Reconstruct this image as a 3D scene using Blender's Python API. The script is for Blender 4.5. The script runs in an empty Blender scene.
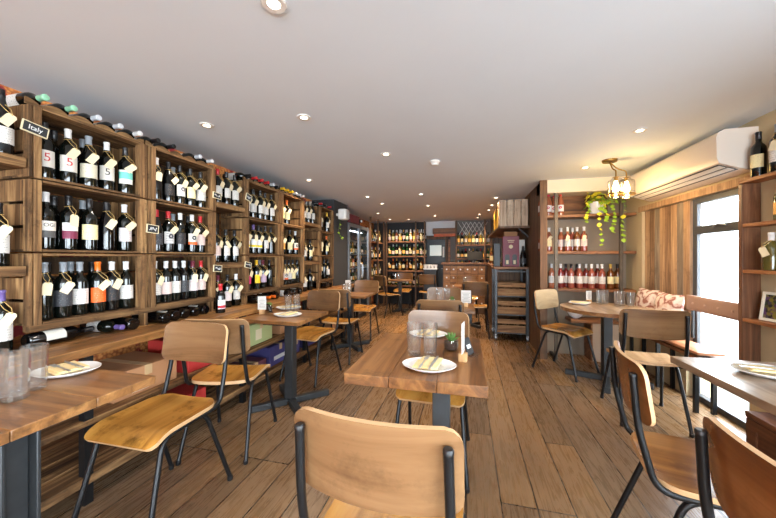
import bpy, math, random
from mathutils import Vector, Matrix, Euler
random.seed(7)
sc = bpy.context.scene
COL = sc.collection
PI = math.pi
R = math.radians
# ------------------------------------------------------------------ camera
F, VX, CY, H = 312.0, 466.0, 258.0, 1.26
TH = math.atan((VX - 388) / F); CT, ST = math.cos(TH), math.sin(TH)
cd = bpy.data.cameras.new('camera'); cam = bpy.data.objects.new('camera', cd); COL.objects.link(cam)
cd.sensor_width = 36; cd.lens = 36 * F / 776; cd.shift_y = -1 / 776; cd.clip_start = .05
cam.location = (0, 0, H); cam.rotation_euler = (PI / 2, 0, TH); sc.camera = cam
sc.view_settings.view_transform = 'Standard'; sc.view_settings.look = 'None'
sc.view_settings.gamma = 1; sc.view_settings.use_curve_mapping = False
sc.view_settings.exposure = 0.0
sc.cycles.use_denoising = True
try: sc.cycles.denoiser = 'OPENIMAGEDENOISE'
except Exception: pass
sc.cycles.max_bounces = 10; sc.cycles.diffuse_bounces = 7; sc.cycles.glossy_bounces = 4
sc.cycles.transmission_bounces = 10; sc.cycles.transparent_max_bounces = 12
sc.cycles.caustics_reflective = False; sc.cycles.caustics_refractive = False
sc.cycles.sample_clamp_indirect = 4

def oz(px, py, z):
    D = (z - H) * F / (CY - py); u = (px - 388) / F * D
    return u * CT - D * ST, u * ST + D * CT
def ox(px, X):
    k = (px - 388) / F; D = X / (k * CT - ST)
    return D * k * ST + D * CT
def oyx(px, Y):
    k = (px - 388) / F; D = Y / (k * ST + CT)
    return k * D * CT - D * ST

# ------------------------------------------------------------------ materials
MATS = {}
def srgb(c):
    f = lambda v: v / 12.92 if v <= .04045 else ((v + .055) / 1.055) ** 2.4
    return tuple(f(x / 255) for x in c) + (1,)
class NT:
    def __init__(s, name):
        s.m = bpy.data.materials.new(name); s.m.use_nodes = True; s.t = s.m.node_tree
        s.t.nodes.clear(); s.out = s.n('ShaderNodeOutputMaterial'); s.b = s.n('ShaderNodeBsdfPrincipled')
        s.l(s.b.outputs[0], s.out.inputs[0])
    def n(s, t, **kw):
        x = s.t.nodes.new(t)
        for k, v in kw.items(): setattr(x, k, v)
        return x
    def l(s, a, b): s.t.links.new(a, b)
    def math(s, op, a, b=None, c=None):
        x = s.n('ShaderNodeMath', operation=op)
        for i, v in enumerate((a, b, c)):
            if v is None: continue
            if isinstance(v, (int, float)): x.inputs[i].default_value = v
            else: s.l(v, x.inputs[i])
        return x.outputs[0]
    def mix(s, fac, a, b, mode='MIX'):
        x = s.n('ShaderNodeMix', data_type='RGBA', blend_type=mode)
        for i, v in ((0, fac), (6, a), (7, b)):
            if isinstance(v, (int, float)): x.inputs[i].default_value = v
            elif isinstance(v, tuple): x.inputs[i].default_value = v
            else: s.l(v, x.inputs[i])
        return x.outputs[2]
    def ramp(s, fac, stops):
        x = s.n('ShaderNodeValToRGB'); e = x.color_ramp.elements
        while len(e) < len(stops): e.new(.5)
        for i, (p, c) in enumerate(stops):
            e[i].position = p; e[i].color = c
        s.l(fac, x.inputs[0]); return x.outputs[0]
    def coords(s, kind='Object', scale=(1, 1, 1), rnd=True):
        tc = s.n('ShaderNodeTexCoord'); mp = s.n('ShaderNodeMapping'); mp.inputs['Scale'].default_value = scale
        s.l(tc.outputs[kind], mp.inputs[0])
        if rnd:
            oi = s.n('ShaderNodeObjectInfo'); m = s.n('ShaderNodeVectorMath', operation='SCALE')
            m.inputs[0].default_value = (13.7, 7.3, 5.1); s.l(oi.outputs['Random'], m.inputs['Scale'])
            s.l(m.outputs[0], mp.inputs['Location'])
        return mp.outputs[0]
    def noise(s, vec, scale, detail=4, rough=.55, dist=0):
        x = s.n('ShaderNodeTexNoise'); x.inputs['Scale'].default_value = scale
        x.inputs['Detail'].default_value = detail; x.inputs['Roughness'].default_value = rough
        x.inputs['Distortion'].default_value = dist
        s.l(vec, x.inputs['Vector']); return x.outputs['Fac']
    def bump(s, h, strength=.2, dist=.005):
        x = s.n('ShaderNodeBump'); x.inputs['Strength'].default_value = strength; x.inputs['Distance'].default_value = dist
        s.l(h, x.inputs['Height']); s.l(x.outputs[0], s.b.inputs['Normal'])
    def set(s, **kw):
        for k, v in kw.items(): s.b.inputs[k.replace('_', ' ')].default_value = v
        return s.m

def plain(name, c, rough=.5, metal=0, spec=.5, **kw):
    if name in MATS: return MATS[name]
    t = NT(name); t.set(Base_Color=srgb(c), Roughness=rough, Metallic=metal)
    t.b.inputs['Specular IOR Level'].default_value = spec
    for k, v in kw.items(): t.b.inputs[k.replace('_', ' ')].default_value = v
    MATS[name] = t.m; return t.m

def wood(name, dark, mid, light, axis='Y', rough=.5, grain=1.0, bump=.15, spec=.4, knots=.5):
    """grain runs along AXIS of the object's own coordinates"""
    if name in MATS: return MATS[name]
    dark, mid, light = [(min(255, c[0] * 1.03), min(255, c[1] * 1.025), c[2] * .96) for c in (dark, mid, light)]
    t = NT(name); a = {'X': (.9, 14, 14), 'Y': (14, .9, 14), 'Z': (14, 14, .9)}[axis]
    v = t.coords('Object', tuple(x * grain for x in a))
    n1 = t.noise(v, 1.2, 6, .65, 1.2)
    w = t.coords('Object', {'X': (.7, 3, 3), 'Y': (3, .7, 3), 'Z': (3, 3, .7)}[axis])
    n2 = t.noise(w, 1.7, 3, .6)
    c1 = t.ramp(n1, [(.34, srgb(dark)), (.5, srgb(mid)), (.66, srgb(light))])
    f = t.math('MULTIPLY', t.math('SUBTRACT', n2, .3), 1.6 * knots)
    c2 = t.mix(f, c1, srgb(tuple(x * .72 for x in mid)))
    iso = t.coords('Object', (1, 1, 1)); n3 = t.noise(iso, 7, 6, .7)
    c2 = t.mix(t.ramp(n3, [(.54, (0, 0, 0, 1)), (.72, (knots, knots, knots, 1))]), c2, srgb(tuple(x * .55 for x in dark)))
    t.l(c2, t.b.inputs['Base Color']); t.set(Roughness=rough); t.b.inputs['Specular IOR Level'].default_value = spec
    t.bump(n1, bump, .003)
    MATS[name] = t.m; return t.m

def metal(name, c, rough=.4, met=.8):
    if name in MATS: return MATS[name]
    t = NT(name); v = t.coords('Object', (1, 1, 1)); n = t.noise(v, 30, 4)
    t.l(t.mix(n, srgb(tuple(x * .75 for x in c)), srgb(c)), t.b.inputs['Base Color'])
    t.l(t.math('MULTIPLY_ADD', n, .25, rough - .1), t.b.inputs['Roughness']); t.set(Metallic=met)
    MATS[name] = t.m; return t.m

def plaster(name, c, rough=.85, var=.06):
    if name in MATS: return MATS[name]
    t = NT(name); v = t.coords('Object', (1, 1, 1), False); n = t.noise(v, 2.2, 5); n2 = t.noise(v, 160, 2)
    t.l(t.mix(n, srgb(tuple(x * (1 - var) for x in c)), srgb(tuple(min(255, x * (1 + var * .6)) for x in c))), t.b.inputs['Base Color'])
    t.set(Roughness=rough); t.bump(n2, .08, .001); MATS[name] = t.m; return t.m

def ink_label(name, base, ink=(60, 50, 50), accent=None, v0=0, v1=.35, lines=7, amount=.5, motif=None):
    """printed bottle label in UV space: lines of small print, an accent band, a round motif"""
    if name in MATS: return MATS[name]
    t = NT(name); tc = t.n('ShaderNodeTexCoord'); sp = t.n('ShaderNodeSeparateXYZ'); t.l(tc.outputs['UV'], sp.inputs[0])
    u, v = sp.outputs[0], sp.outputs[1]
    col = srgb(base)
    if accent:
        band = t.math('MULTIPLY', t.math('GREATER_THAN', v, v0), t.math('LESS_THAN', v, v1))
        col = t.mix(band, col, srgb(accent))
    row = t.math('LESS_THAN', t.math('FRACT', t.math('MULTIPLY', v, lines)), .34)
    mp = t.n('ShaderNodeMapping'); mp.inputs['Scale'].default_value = (16, lines, 1); t.l(tc.outputs['UV'], mp.inputs[0])
    ns = t.n('ShaderNodeTexNoise'); ns.inputs['Scale'].default_value = 1.6; ns.inputs['Detail'].default_value = 1; t.l(mp.outputs[0], ns.inputs['Vector'])
    dash = t.math('GREATER_THAN', ns.outputs['Fac'], 1.04 - amount)
    inside = t.math('LESS_THAN', t.math('ABSOLUTE', t.math('SUBTRACT', u, .5)), .36)
    col = t.mix(t.math('MULTIPLY', t.math('MULTIPLY', row, dash), t.math('MULTIPLY', inside, .62)), col, srgb(ink))
    if motif:
        d = t.n('ShaderNodeVectorMath', operation='DISTANCE'); d.inputs[1].default_value = (.5, .62, 0); t.l(tc.outputs['UV'], d.inputs[0])
        ring = t.math('MULTIPLY', t.math('LESS_THAN', d.outputs['Value'], .2), t.math('GREATER_THAN', d.outputs['Value'], .07))
        col = t.mix(ring, col, srgb(motif))
    t.l(col, t.b.inputs['Base Color']); t.set(Roughness=.6); MATS[name] = t.m; return t.m

def mk_floor():
    t = NT('oak_planks'); tc = t.n('ShaderNodeTexCoord')
    mp = t.n('ShaderNodeMapping'); mp.inputs['Rotation'].default_value = (0, 0, PI / 2); t.l(tc.outputs['Object'], mp.inputs[0])
    br = t.n('ShaderNodeTexBrick'); br.inputs['Scale'].default_value = 1; br.inputs['Brick Width'].default_value = 1.7
    br.inputs['Row Height'].default_value = .175; br.inputs['Mortar Size'].default_value = .0036; br.inputs['Mortar Smooth'].default_value = .1
    br.inputs['Color1'].default_value = (0, 0, 0, 1); br.inputs['Color2'].default_value = (1, 1, 1, 1); br.inputs['Mortar'].default_value = (.5, .5, .5, 1)
    br.offset = .37; br.offset_frequency = 3; t.l(mp.outputs[0], br.inputs['Vector'])
    # grain: shifted per plank so that it breaks at the seams
    sh = t.n('ShaderNodeVectorMath', operation='MULTIPLY_ADD'); sh.inputs[1].default_value = (9, 31, 3)
    t.l(br.outputs['Color'], sh.inputs[0]); t.l(tc.outputs['Object'], sh.inputs[2])
    m2 = t.n('ShaderNodeMapping'); m2.inputs['Scale'].default_value = (26, 2.2, 1); t.l(sh.outputs[0], m2.inputs[0])
    g = t.noise(m2.outputs[0], 1.5, 7, .68, 1.6)
    m3 = t.n('ShaderNodeMapping'); m3.inputs['Scale'].default_value = (3, .6, 1); t.l(sh.outputs[0], m3.inputs[0])
    wv = t.n('ShaderNodeTexWave'); wv.inputs['Scale'].default_value = 6; wv.inputs['Distortion'].default_value = 9; wv.inputs['Detail'].default_value = 3
    wv.inputs['Detail Scale'].default_value = .7; t.l(m3.outputs[0], wv.inputs['Vector'])
    big = t.noise(tc.outputs['Object'], 1.3, 4, .6)
    pl = t.ramp(br.outputs['Color'], [(0, srgb((96, 73, 49))), (.35, srgb((144, 106, 66))), (.7, srgb((116, 92, 68))), (1, srgb((162, 118, 68)))])
    c = t.mix(t.math('MULTIPLY', wv.outputs['Fac'], .22), pl, srgb((62, 46, 37)))
    c = t.mix(t.ramp(g, [(.4, (0, 0, 0, 1)), (.75, (.45, .45, .45, 1))]), c, srgb((156, 124, 96)))
    c = t.mix(t.ramp(g, [(.26, (.4, .4, .4, 1)), (.46, (0, 0, 0, 1))]), c, srgb((46, 31, 23)))
    c = t.mix(t.ramp(big, [(.4, (0, 0, 0, 1)), (.7, (.5, .5, .5, 1))]), c, srgb((86, 70, 60)))
    c = t.mix(br.outputs['Fac'], c, srgb((40, 28, 22)))
    t.l(c, t.b.inputs['Base Color'])
    t.l(t.math('MULTIPLY_ADD', g, .3, .13), t.b.inputs['Roughness']); t.b.inputs['Specular IOR Level'].default_value = .5
    hh = t.math('SUBTRACT', t.math('MULTIPLY', g, .6), t.math('MULTIPLY', br.outputs['Fac'], 1.0))
    t.bump(hh, .28, .004); return t.m

def mk_cork():
    t = NT('cork_board'); v = t.coords('Object', (1, 1, 1), False); vo = t.n('ShaderNodeTexVoronoi'); vo.inputs['Scale'].default_value = 48; t.l(v, vo.inputs['Vector'])
    n = t.noise(v, 9, 4)
    c = t.ramp(vo.outputs['Distance'], [(.0, srgb((226, 160, 96))), (.45, srgb((206, 132, 66))), (.8, srgb((150, 80, 40)))])
    c = t.mix(t.ramp(n, [(.55, (0, 0, 0, 1)), (.6, (1, 1, 1, 1))]), c, srgb((140, 38, 40)))
    t.l(c, t.b.inputs['Base Color']); t.set(Roughness=.9); return t.m

def glass_mat(name, c=(255, 255, 255), rough=.0, ior=1.45):
    if name in MATS: return MATS[name]
    t = NT(name); t.set(Base_Color=srgb(c), Roughness=rough, IOR=ior); t.b.inputs['Transmission Weight'].default_value = 1
    MATS[name] = t.m; return t.m
def pane_mat(name, a=.5, b=.03, p=5, tint=(1, 1, 1, 1), milky=0):
    t = NT(name); t.t.nodes.remove(t.b)
    tr = t.n('ShaderNodeBsdfTransparent'); tr.inputs[0].default_value = tint; gl = t.n('ShaderNodeBsdfGlossy'); gl.inputs['Roughness'].default_value = .02
    lw = t.n('ShaderNodeLayerWeight'); lw.inputs['Blend'].default_value = .5; mx = t.n('ShaderNodeMixShader')
    t.l(t.math('MULTIPLY_ADD', t.math('POWER', lw.outputs['Facing'], p), a, b), mx.inputs[0]); t.l(tr.outputs[0], mx.inputs[1]); t.l(gl.outputs[0], mx.inputs[2]); t.l(mx.outputs[0], t.out.inputs[0])
    if milky:
        df = t.n('ShaderNodeBsdfTranslucent'); d2 = t.n('ShaderNodeBsdfDiffuse'); ad = t.n('ShaderNodeAddShader'); m2 = t.n('ShaderNodeMixShader'); m2.inputs[0].default_value = milky
        t.l(df.outputs[0], ad.inputs[0]); t.l(d2.outputs[0], ad.inputs[1]); t.l(mx.outputs[0], m2.inputs[1]); t.l(ad.outputs[0], m2.inputs[2]); t.l(m2.outputs[0], t.out.inputs[0])
    return t.m
def emit(name, c, s):
    if name in MATS: return MATS[name]
    t = NT(name); t.set(Base_Color=(.8, .8, .8, 1)); t.b.inputs['Emission Color'].default_value = srgb(c); t.b.inputs['Emission Strength'].default_value = s
    MATS[name] = t.m; return t.m

M_floor = mk_floor(); M_cork = mk_cork()
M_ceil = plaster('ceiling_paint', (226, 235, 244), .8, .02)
M_wall = plaster('cream_wall_paint', (196, 178, 142)); M_taupe = plaster('taupe_wall_paint', (138, 124, 108)); M_charcoal = plaster('charcoal_wall_paint', (52, 52, 54))
M_white = plaster('white_wall_paint', (220, 220, 222)); M_beam = plaster('cream_beam_paint', (232, 216, 190))
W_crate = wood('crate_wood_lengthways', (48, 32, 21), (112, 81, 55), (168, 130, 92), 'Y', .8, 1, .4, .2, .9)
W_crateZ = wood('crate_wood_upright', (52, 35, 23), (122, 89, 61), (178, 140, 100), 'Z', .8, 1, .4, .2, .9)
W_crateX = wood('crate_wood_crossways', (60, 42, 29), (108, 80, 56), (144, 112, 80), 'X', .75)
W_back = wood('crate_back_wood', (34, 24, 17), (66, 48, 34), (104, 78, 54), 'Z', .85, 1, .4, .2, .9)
W_bench = wood('bench_wood', (64, 40, 22), (142, 96, 54), (196, 146, 90), 'Y', .45, .8, .3, .4, .7)
W_shelfY = wood('shelf_wood_lengthways', (80, 50, 32), (126, 82, 52), (164, 112, 74), 'Y', .5)
W_shelfX = wood('shelf_wood_crossways', (80, 50, 32), (126, 82, 52), (164, 112, 74), 'X', .5)
W_panel = wood('dark_panel_wood', (62, 43, 32), (98, 71, 53), (124, 92, 68), 'Z', .6)
W_clad = wood('brown_cladding_wood', (66, 40, 24), (108, 70, 42), (138, 94, 58), 'X', .6)
W_tableY = wood('table_oak_lengthways', (80, 48, 25), (130, 85, 48), (164, 116, 72), 'Y', .34, .7, .2, .5, .7)
W_tableX = wood('table_oak_crossways', (88, 56, 31), (136, 92, 54), (168, 122, 78), 'X', .36, .7, .2, .5, .7)
W_seat = wood('chair_seat_ply', (126, 80, 32), (178, 124, 58), (198, 148, 78), 'Y', .25, .35, .04, .5, .8)
W_backply = wood('chair_back_ply', (108, 78, 55), (146, 110, 80), (164, 129, 98), 'X', .26, .25, .03, .5, .4)
W_edge = plain('plywood_edge', (196, 156, 112), .5)
W_shut = wood('shutter_board_tan', (128, 98, 76), (176, 142, 114), (206, 174, 144), 'Z', .7)
W_shut2 = wood('shutter_board_grey', (100, 90, 84), (140, 126, 116), (172, 158, 148), 'Z', .7)
W_shut3 = wood('shutter_board_brown', (92, 70, 56), (134, 104, 82), (166, 132, 106), 'Z', .7)
W_white = wood('whitewashed_wood', (150, 120, 104), (196, 172, 156), (222, 206, 194), 'Z', .8)
W_box = wood('dark_box_wood', (70, 40, 26), (104, 62, 40), (130, 82, 56), 'Y', .4)
W_pale = wood('pale_seat_boards', (184, 170, 158), (214, 204, 194), (232, 226, 218), 'Y', .5)
T_metal = metal('table_steel', (62, 64, 66), .42, .5)
B_metal = metal('black_steel', (32, 33, 35), .36, .5)
G_metal = metal('grey_steel', (84, 86, 88), .45, .6)
S_metal = metal('brushed_steel', (186, 190, 196), .32, .85)
CH = metal('cutlery_steel', (226, 226, 226), .38, .85)
BRASS = metal('brass', (190, 150, 80), .3, .9)
K_black = plain('black_plastic', (20, 20, 22), .45)
K_frame = plain('window_frame_grey', (70, 72, 76), .5)
P_white = plain('white_plastic', (226, 222, 216), .4)
P_cream = plain('air_conditioner_plastic', (226, 216, 204), .35)
P_paper = plain('cream_paper', (222, 206, 170), .8)
P_card = plain('white_card', (208, 204, 198), .8)
P_string = plain('jute_string', (196, 160, 96), .9)
P_porc = plain('white_porcelain', (244, 244, 244), .15)
P_napkin = plain('cream_napkin', (248, 226, 168), .9)
P_chalk = plain('chalkboard_black', (34, 34, 36), .7)
P_chalkmark = plain('chalk_white', (226, 226, 226), .9)
G_clear = pane_mat('clear_glass', .62, .045, 2.6, (.985, .99, .99, 1)); G_pane = pane_mat('window_pane_glass')
G_cut = pane_mat('cut_glass', .7, .08, 1.7, (.97, .98, .98, 1), .022)
LEATHER = plain('tan_leather', (176, 120, 86), .4)
BUFF = plain('buff_leather', (176, 142, 122), .5)

# ------------------------------------------------------------------ mesh builder
class MB:
    def __init__(s): s.v = []; s.f = []; s.m = []; s.sm = []; s.uv = {}
    def add(s, vs, fs, mi=0, smooth=False, T=None, uvs=None):
        b = len(s.v)
        s.v += [tuple(T @ Vector(v)) if T is not None else tuple(v) for v in vs]
        for k, f in enumerate(fs):
            if uvs: s.uv[len(s.f)] = [uvs[i] for i in f]
            s.f.append(tuple(b + i for i in f)); s.m.append(mi); s.sm.append(smooth)
        return s
    def box(s, x0, x1, y0, y1, z0, z1, mi=0, T=None):
        vs = [(x, y, z) for x in (x0, x1) for y in (y0, y1) for z in (z0, z1)]
        return s.add(vs, [(0, 1, 3, 2), (4, 6, 7, 5), (0, 4, 5, 1), (2, 3, 7, 6), (0, 2, 6, 4), (1, 5, 7, 3)], mi, False, T)
    def beam(s, a, b, w, h, mi=0, up=(0, 0, 1)):
        a, b = Vector(a), Vector(b); d = (b - a); L = d.length; d.normalize(); u = Vector(up)
        x = d.cross(u)
        if x.length < 1e-4: x = d.cross(Vector((1, 0, 0)))
        x.normalize(); z = x.cross(d)
        T = Matrix.Translation(a) @ Matrix((x, d, z)).transposed().to_4x4()
        return s.box(-w / 2, w / 2, 0, L, -h / 2, h / 2, mi, T)
    def lathe(s, prof, n=20, mi=0, T=None, cap=True, smooth=True, flute=0):
        vs = []; fs = []
        for (r, z) in prof:
            for i in range(n):
                a = 2 * PI * i / n; rr = r * (1 + (flute if i % 2 else 0))
                vs.append((rr * math.cos(a), rr * math.sin(a), z))
        for j in range(len(prof) - 1):
            for i in range(n):
                k = (i + 1) % n; fs.append((j * n + i, j * n + k, (j + 1) * n + k, (j + 1) * n + i))
        s.add(vs, fs, mi, smooth, T)
        if cap:
            for j, rev in ((0, True), (len(prof) - 1, False)):
                ring = [vs[j * n + i] for i in range(n)]
                if prof[j][0] > 1e-4: s.add(ring, [tuple(range(n))[::-1] if rev else tuple(range(n))], mi, False, T)
        return s
    def tube(s, pts, r, n=8, mi=0, cap=True, T=None, r1=None):
        pts = [Vector(p) for p in pts]; vs = []; fs = []; N = len(pts); prev = None
        for i, p in enumerate(pts):
            d = (pts[min(i + 1, N - 1)] - pts[max(i - 1, 0)]).normalized()
            if prev is None:
                x = d.cross(Vector((0, 0, 1)))
                if x.length < 1e-3: x = d.cross(Vector((1, 0, 0)))
            else: x = prev - d * prev.dot(d)
            x.normalize(); prev = x; y = d.cross(x)
            rr = r if r1 is None else r + (r1 - r) * i / (N - 1)
            for k in range(n):
                a = 2 * PI * k / n; vs.append(p + (x * math.cos(a) + y * math.sin(a)) * rr)
        for i in range(N - 1):
            for k in range(n):
                q = (k + 1) % n; fs.append((i * n + k, i * n + q, (i + 1) * n + q, (i + 1) * n + k))
        s.add(vs, fs, mi, True, T)
        if cap:
            s.add(vs[:n], [tuple(range(n))[::-1]], mi, False, T); s.add(vs[-n:], [tuple(range(n))], mi, False, T)
        return s
    def prism(s, poly, z0, z1, mi=0, T=None, mi_side=None):
        n = len(poly); b = [(x, y, z0) for x, y in poly]; t = [(x, y, z1) for x, y in poly]
        s.add(b, [tuple(range(n))[::-1]], mi, False, T); s.add(t, [tuple(range(n))], mi, False, T)
        return s.add(b + t, [(i, (i + 1) % n, n + (i + 1) % n, n + i) for i in range(n)], mi if mi_side is None else mi_side, n > 12, T)
    def sheet(s, xs, lo, hi, nr, fn, th, mi=0, mi_edge=1, T=None):
        """curved board: columns XS, rows between lo(x) and hi(x), FN(x,t)->(front point, normal); thickness TH"""
        nc = len(xs); fr = []; bk = []
        for x in xs:
            a, b = lo(x), hi(x)
            for j in range(nr + 1):
                p, nn = fn(x, a + (b - a) * j / nr); p = Vector(p); nn = Vector(nn).normalized()
                fr.append(p); bk.append(p - nn * th)
        q = nr + 1; F_ = []
        for i in range(nc - 1):
            for j in range(nr): F_.append((i * q + j, (i + 1) * q + j, (i + 1) * q + j + 1, i * q + j + 1))
        s.add(fr, F_, mi, True, T); s.add(bk, [f[::-1] for f in F_], mi, True, T)
        ring = [i * q for i in range(nc)] + [(nc - 1) * q + j for j in range(1, q)] + [i * q + nr for i in range(nc - 2, -1, -1)] + [j for j in range(nr - 1, 0, -1)]
        n = len(ring); vs = [fr[i] for i in ring] + [bk[i] for i in ring]
        return s.add(vs, [(i, n + i, n + (i + 1) % n, (i + 1) % n) for i in range(n)], mi_edge, True, T)
    def mesh(s, name, mats, sharp=42):
        me = bpy.data.meshes.new(name); me.from_pydata(s.v, [], s.f)
        for m in (mats if isinstance(mats, (list, tuple)) else [mats]): me.materials.append(m)
        nm = len(me.materials)
        me.polygons.foreach_set('material_index', [min(i, nm - 1) for i in s.m]); me.polygons.foreach_set('use_smooth', s.sm)
        if s.uv:
            ul = me.uv_layers.new(name='UVMap')
            for p in me.polygons:
                if p.index in s.uv:
                    for li, uv in zip(p.loop_indices, s.uv[p.index]): ul.data[li].uv = uv
        me.update(); me.validate()
        try: me.set_sharp_from_angle(angle=R(sharp))
        except Exception: pass
        return me
    def obj(s, name, mats, parent=None, bevel=0, loc=None, rz=None, sharp=42):
        return link(name, s.mesh(name, mats, sharp), parent, bevel, loc, rz)

def link(name, me, parent=None, bevel=0, loc=None, rz=None):
    o = bpy.data.objects.new(name, me); COL.objects.link(o)
    if parent: o.parent = parent
    if loc: o.location = loc
    if rz is not None: o.rotation_euler = (0, 0, rz)
    if bevel:
        b = o.modifiers.new('bevel', 'BEVEL'); b.width = bevel; b.segments = 2; b.limit_method = 'ANGLE'; b.angle_limit = R(50); b.harden_normals = False
    return o
def empty(name, loc=(0, 0, 0), rz=0):
    o = bpy.data.objects.new(name, None); COL.objects.link(o); o.location = loc; o.rotation_euler = (0, 0, rz); o.empty_display_size = .05; return o
def tag(o, label, cat, group=None, kind=None):
    o['label'] = label; o['category'] = cat
    if group: o['group'] = group
    if kind: o['kind'] = kind
    return o
def struct(o, label=None):
    o['kind'] = 'structure'
    if label: o['label'] = label
    return o
def kids(o): return [c for c in bpy.data.objects if c.parent == o]
def dup(o, parent=None):
    c = o.copy(); COL.objects.link(c)
    if parent: c.parent = parent
    for k in KIDS.get(o.name, None) or kids(o): dup(k, c)
    return c
KIDS = {}
def dupt(o, loc, rz, label, group=None):
    c = dup(o); c.location = loc; c.rotation_euler = (0, 0, rz); c['label'] = label
    if group: c['group'] = group
    return c
def fillet(pts, r, n=5):
    pts = [Vector(p) for p in pts]; out = [pts[0]]
    for i in range(1, len(pts) - 1):
        a, b, c = pts[i - 1], pts[i], pts[i + 1]; d1 = (a - b); d2 = (c - b); k = min(r, d1.length * .45, d2.length * .45)
        p, q = b + d1.normalized() * k, b + d2.normalized() * k
        for j in range(n + 1):
            t = j / n; out.append(p * (1 - t) ** 2 + b * 2 * t * (1 - t) + q * t * t)
    out.append(pts[-1]); return out
ORD = ['first', 'second', 'third', 'fourth', 'fifth', 'sixth', 'seventh', 'eighth', 'ninth', 'tenth', 'eleventh', 'twelfth', 'thirteenth', 'fourteenth', 'fifteenth', 'sixteenth']
def circ_poly(r, n=40, cx=0, cy=0): return [(cx + r * math.cos(2 * PI * i / n), cy + r * math.sin(2 * PI * i / n)) for i in range(n)]
def text_mesh(body, size, depth=.0006):
    cu = bpy.data.curves.new('txt', 'FONT'); cu.body = body; cu.size = size; cu.extrude = depth; cu.align_x = 'CENTER'; cu.align_y = 'CENTER'
    o = bpy.data.objects.new('txt', cu); COL.objects.link(o); bpy.context.view_layer.update()
    me = bpy.data.meshes.new_from_object(o.evaluated_get(bpy.context.evaluated_depsgraph_get()))
    bpy.data.objects.remove(o); bpy.data.curves.remove(cu); return me

# ------------------------------------------------------------------ room shell
XL, XR, YF, YB, ZC, XP, X2 = -2.52, 1.96, -4.6, 8.4, 2.23, .92, 2.2
struct(MB().box(XL - .1, X2 + .0, YF - .1, YB + .1, -.06, 0).obj('floor', M_floor))
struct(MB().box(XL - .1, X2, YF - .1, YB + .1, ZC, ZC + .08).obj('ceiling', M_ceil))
struct(MB().box(XL - .1, XL, YF, YB, 0, ZC).obj('wall_left', M_cork))
struct(MB().box(XL, XP, YB, YB + .1, 0, ZC).obj('wall_back', M_charcoal))
struct(MB().box(XP, XP + .06, 4.28, YB, 0, ZC).obj('wall_right_rear', W_panel))
struct(MB().box(XP + .06, X2, 4.55, 4.65, 0, ZC).obj('wall_alcove', M_taupe))
# right wall around the window opening (Y 2.78..4.18, Z .47..1.79)
wr = MB(); X2 = 2.2
wr.box(XR, X2, .6, 2.78, 0, ZC); wr.box(XR, X2, YF, -3.8, 0, ZC); wr.box(XR, X2, -3.8, .6, 0, .35); wr.box(XR, X2, -3.8, .6, 2.05, ZC); wr.box(XR, X2, 4.18, 4.55, 0, ZC); wr.box(XR, X2, 2.78, 4.18, 1.79, ZC); wr.box(XR, X2, 3.44, 4.18, 0, .465)
struct(wr.obj('wall_right', M_wall))
struct(MB().box(X2, 3.1, 2.0, 7.0, -.08, -.02).obj('ground_deck', wood('outdoor_deck_boards', (62, 58, 54), (84, 79, 74), (100, 96, 90), 'Y', .7)))
struct(MB().box(3.1, 12, -6, 16, -.12, -.03).obj('ground_street', plaster('street_paving', (190, 188, 186))))
# street side behind the camera: wide unseen window, added to brighten the room
wf = MB(); wf.box(XL, -2.25, YF - .1, YF, 0, ZC); wf.box(1.75, XR, YF - .1, YF, 0, ZC); wf.box(-2.25, 1.75, YF - .1, YF, 0, .2); wf.box(-2.25, 1.75, YF - .1, YF, 2.05, ZC)
struct(wf.obj('wall_front', M_wall))
w2 = empty('window_added_2', (-.25, YF - .05, .2)); struct(w2)
m = MB()
for x in (-1.97, -.66, .66, 1.97): m.box(x - .03, x + .03, -.03, .03, .0, 1.85)
m.box(-2, 2, -.03, .03, 0, .05); m.box(-2, 2, -.03, .03, 1.8, 1.85)
m.obj('window_frame', K_frame, w2); MB().box(-1.97, 1.97, -.004, .004, .05, 1.8).obj('window_pane', G_pane, w2)
w3 = empty('window_added_3', (2.08, -1.6, .35)); struct(w3)  # unseen side window, added to light the ceiling and room
m = MB()
for y in (-2.17, -.73, .73, 2.17): m.box(-.03, .03, y - .03, y + .03, 0, 1.7)
m.box(-.03, .03, -2.2, 2.2, 0, .05); m.box(-.03, .03, -2.2, 2.2, 1.65, 1.7)
m.obj('window_frame', K_frame, w3); MB().box(-.004, .004, -2.17, 2.17, .05, 1.65).obj('window_pane', G_pane, w3)
# side window
w1 = empty('window_1', (2.02, 2.78, 0)); struct(w1)
m = MB(); m.box(-.03, .03, 0, .05, 0, 1.79); m.box(-.015, .015, .60, .655, 0, 1.79); m.box(-.03, .03, .05, .60, 1.74, 1.79); m.box(-.035, .035, .05, .60, 1.47, 1.54); m.box(-.03, .03, .05, .6, 0, .05)
m.obj('window_frame', K_frame, w1, .004)
MB().box(-.003, .003, .05, .60, .05, 1.47).obj('window_pane', G_pane, w1); MB().box(-.003, .003, .05, .60, 1.54, 1.74).obj('window_pane', G_pane, w1)
MB().tube([(-.05, .22, 1.52), (-.06, .3, 1.535), (-.045, .36, 1.52)], .007, 6).obj('window_latch', S_metal, w1)
m = MB(); m.box(.04, .06, .665, 1.40, .47, 1.79); m.obj('blank_panel', W_shut3, w1)
struct(MB().box(XR - .012, XR, 2.74, 4.24, 1.79, 1.85).obj('trim_1', W_shut, None, .003))
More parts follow.
